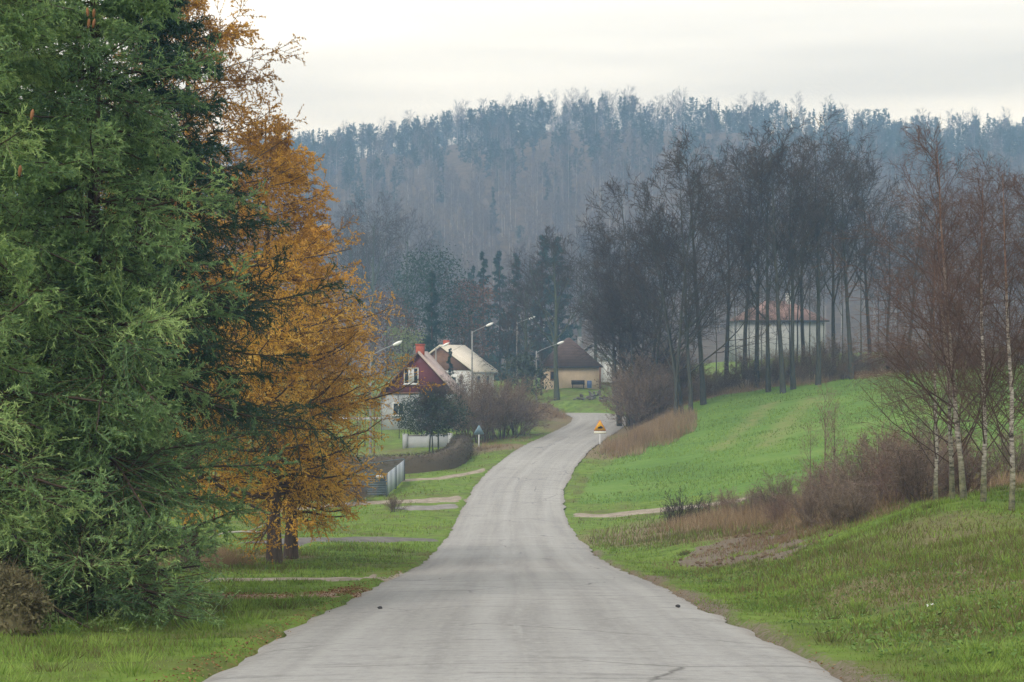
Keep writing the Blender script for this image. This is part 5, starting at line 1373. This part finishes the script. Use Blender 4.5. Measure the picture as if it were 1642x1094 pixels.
def scatter(name, label, pts, meshes, smin, smax, seed):
    """one mass of trees: geometry-node instances on points"""
    g_ = np.random.default_rng(seed)
    colx = bpy.data.collections.new(name + '_sources')
    for me_ in meshes:
        colx.objects.link(bpy.data.objects.new(me_.name, me_))
    pm = bpy.data.meshes.new(name); pm.vertices.add(len(pts)); pm.vertices.foreach_set('co', np.asarray(pts, np.float32).ravel())
    for nm, val in (('s', g_.uniform(smin, smax, len(pts))), ('r', g_.uniform(0, 6.283, len(pts)))):
        a_ = pm.attributes.new(nm, 'FLOAT', 'POINT'); a_.data.foreach_set('value', val.astype(np.float32))
    a_ = pm.attributes.new('k', 'INT', 'POINT'); a_.data.foreach_set('value', g_.integers(0, len(meshes), len(pts)).astype(np.int32))
    ng = bpy.data.node_groups.new(name, 'GeometryNodeTree')
    ng.interface.new_socket('Geometry', in_out='INPUT', socket_type='NodeSocketGeometry'); ng.interface.new_socket('Geometry', in_out='OUTPUT', socket_type='NodeSocketGeometry')
    N, Lk = ng.nodes, ng.links
    gi, go = N.new('NodeGroupInput'), N.new('NodeGroupOutput')
    ci = N.new('GeometryNodeCollectionInfo'); ci.inputs['Collection'].default_value = colx; ci.inputs['Separate Children'].default_value = True; ci.inputs['Reset Children'].default_value = True
    ip = N.new('GeometryNodeInstanceOnPoints'); ip.inputs['Pick Instance'].default_value = True
    def na(nm, ty):
        q = N.new('GeometryNodeInputNamedAttribute'); q.data_type = ty; q.inputs['Name'].default_value = nm; return q.outputs['Attribute']
    cx3 = N.new('ShaderNodeCombineXYZ'); Lk.new(na('r', 'FLOAT'), cx3.inputs['Z'])
    Lk.new(gi.outputs[0], ip.inputs['Points']); Lk.new(ci.outputs[0], ip.inputs['Instance']); Lk.new(na('k', 'INT'), ip.inputs['Instance Index'])
    Lk.new(cx3.outputs[0], ip.inputs['Rotation']); Lk.new(na('s', 'FLOAT'), ip.inputs['Scale']); Lk.new(ip.outputs[0], go.inputs[0])
    o = link(name, pm); md = o.modifiers.new('scatter', 'NODES'); md.node_group = ng
    tag(o, label, kind='stuff'); return o
def hill_points(n, y0, y1, dens, seed):
    g_ = np.random.default_rng(seed)
    Y = g_.uniform(y0, y1, n); X = g_.uniform(-.42, .42, n) * (Y + 60)
    keep = g_.uniform(size=n) < dens(X, Y)
    X, Y = X[keep], Y[keep]
    return np.stack([X, Y, H(X, Y) - .3], 1)
def pine_zone(X, Y): return np.clip(sstep(560, 660, Y + 60 * vnoise(X, Y, 60, 8) + .22 * X), 0, 1)
scatter('bare_wood', 'hazy leafless wood covering the lower hillside', hill_points(3600, 395, 890, lambda X, Y: np.maximum(1 - .8 * pine_zone(X, Y), .9 * np.exp(-((X - 45) / 80.0) ** 2) * sstep(720, 770, Y)), 81), fb_me, .75, 1.15, 82)
scatter('pine_wood', 'dark hazy pine wood on the upper hillside', hill_points(3000, 430, 890, lambda X, Y: (.04 + .96 * pine_zone(X, Y)) * (1 - .85 * np.exp(-((X - 45) / 80.0) ** 2) * sstep(720, 770, Y)), 83), fp_me + ff_me, .55, .95, 84)
scatter('crest_wood', 'mixed hazy trees closing the crest of the hill', hill_points(1500, 790, 885, lambda X, Y: 1 + 0 * X, 86), fb_me + fb_me[:2] + fp_me, .4, .75, 87)
g_ = np.random.default_rng(85)
for i in range(190):
    px = 380 + (1700 - 380) * (i + g_.uniform(.1, .9)) / 190
    d = 815 + g_.uniform(-14, 14); X = (px - CX) * d / F
    u_ = g_.uniform()
    pine = u_ < (.5 if px < 760 or px > 1180 else .10)
    me_ = (fp_me + ff_me)[g_.integers(0, 5)] if pine else fb_me[g_.integers(0, 4)]
    o = link('ridge_tree', me_, loc=(X, d, float(H(X, d)) - .3)); s_ = g_.uniform(.55, .92) if pine else g_.uniform(.65, .95)
    o.scale = (s_, s_, s_); o.rotation_euler = (0, 0, g_.uniform(0, 6.28))
    if pine: tag(o, 'dark conifer standing against the sky on the ridge', 'tree', 'trees along the ridge skyline')
    else: tag(o, 'leafless broadleaf tree standing against the sky on the ridge', 'tree', 'bare trees along the ridge skyline')
# ------------------------------------------------------------------ haze: one closed box of even air round camera and scene
hz = MB().box((-1400, -60, -25), (1400, 1600, 142))
m = bpy.data.materials.new('haze_air'); m.use_nodes = True
m.node_tree.nodes.clear()
ho = m.node_tree.nodes.new('ShaderNodeOutputMaterial'); hv = m.node_tree.nodes.new('ShaderNodeVolumePrincipled')
hv.inputs['Color'].default_value = (0.38, 0.62, 1.0, 1)
hv.inputs['Density'].default_value = 0.00082
hv.inputs['Absorption Color'].default_value = (1, 1, 1, 1)
hv.inputs['Anisotropy'].default_value = 0.1
m.node_tree.links.new(hv.outputs[0], ho.inputs['Volume'])
tag(hz.build('haze', m), 'thin bluish autumn haze filling the valley', kind='stuff')
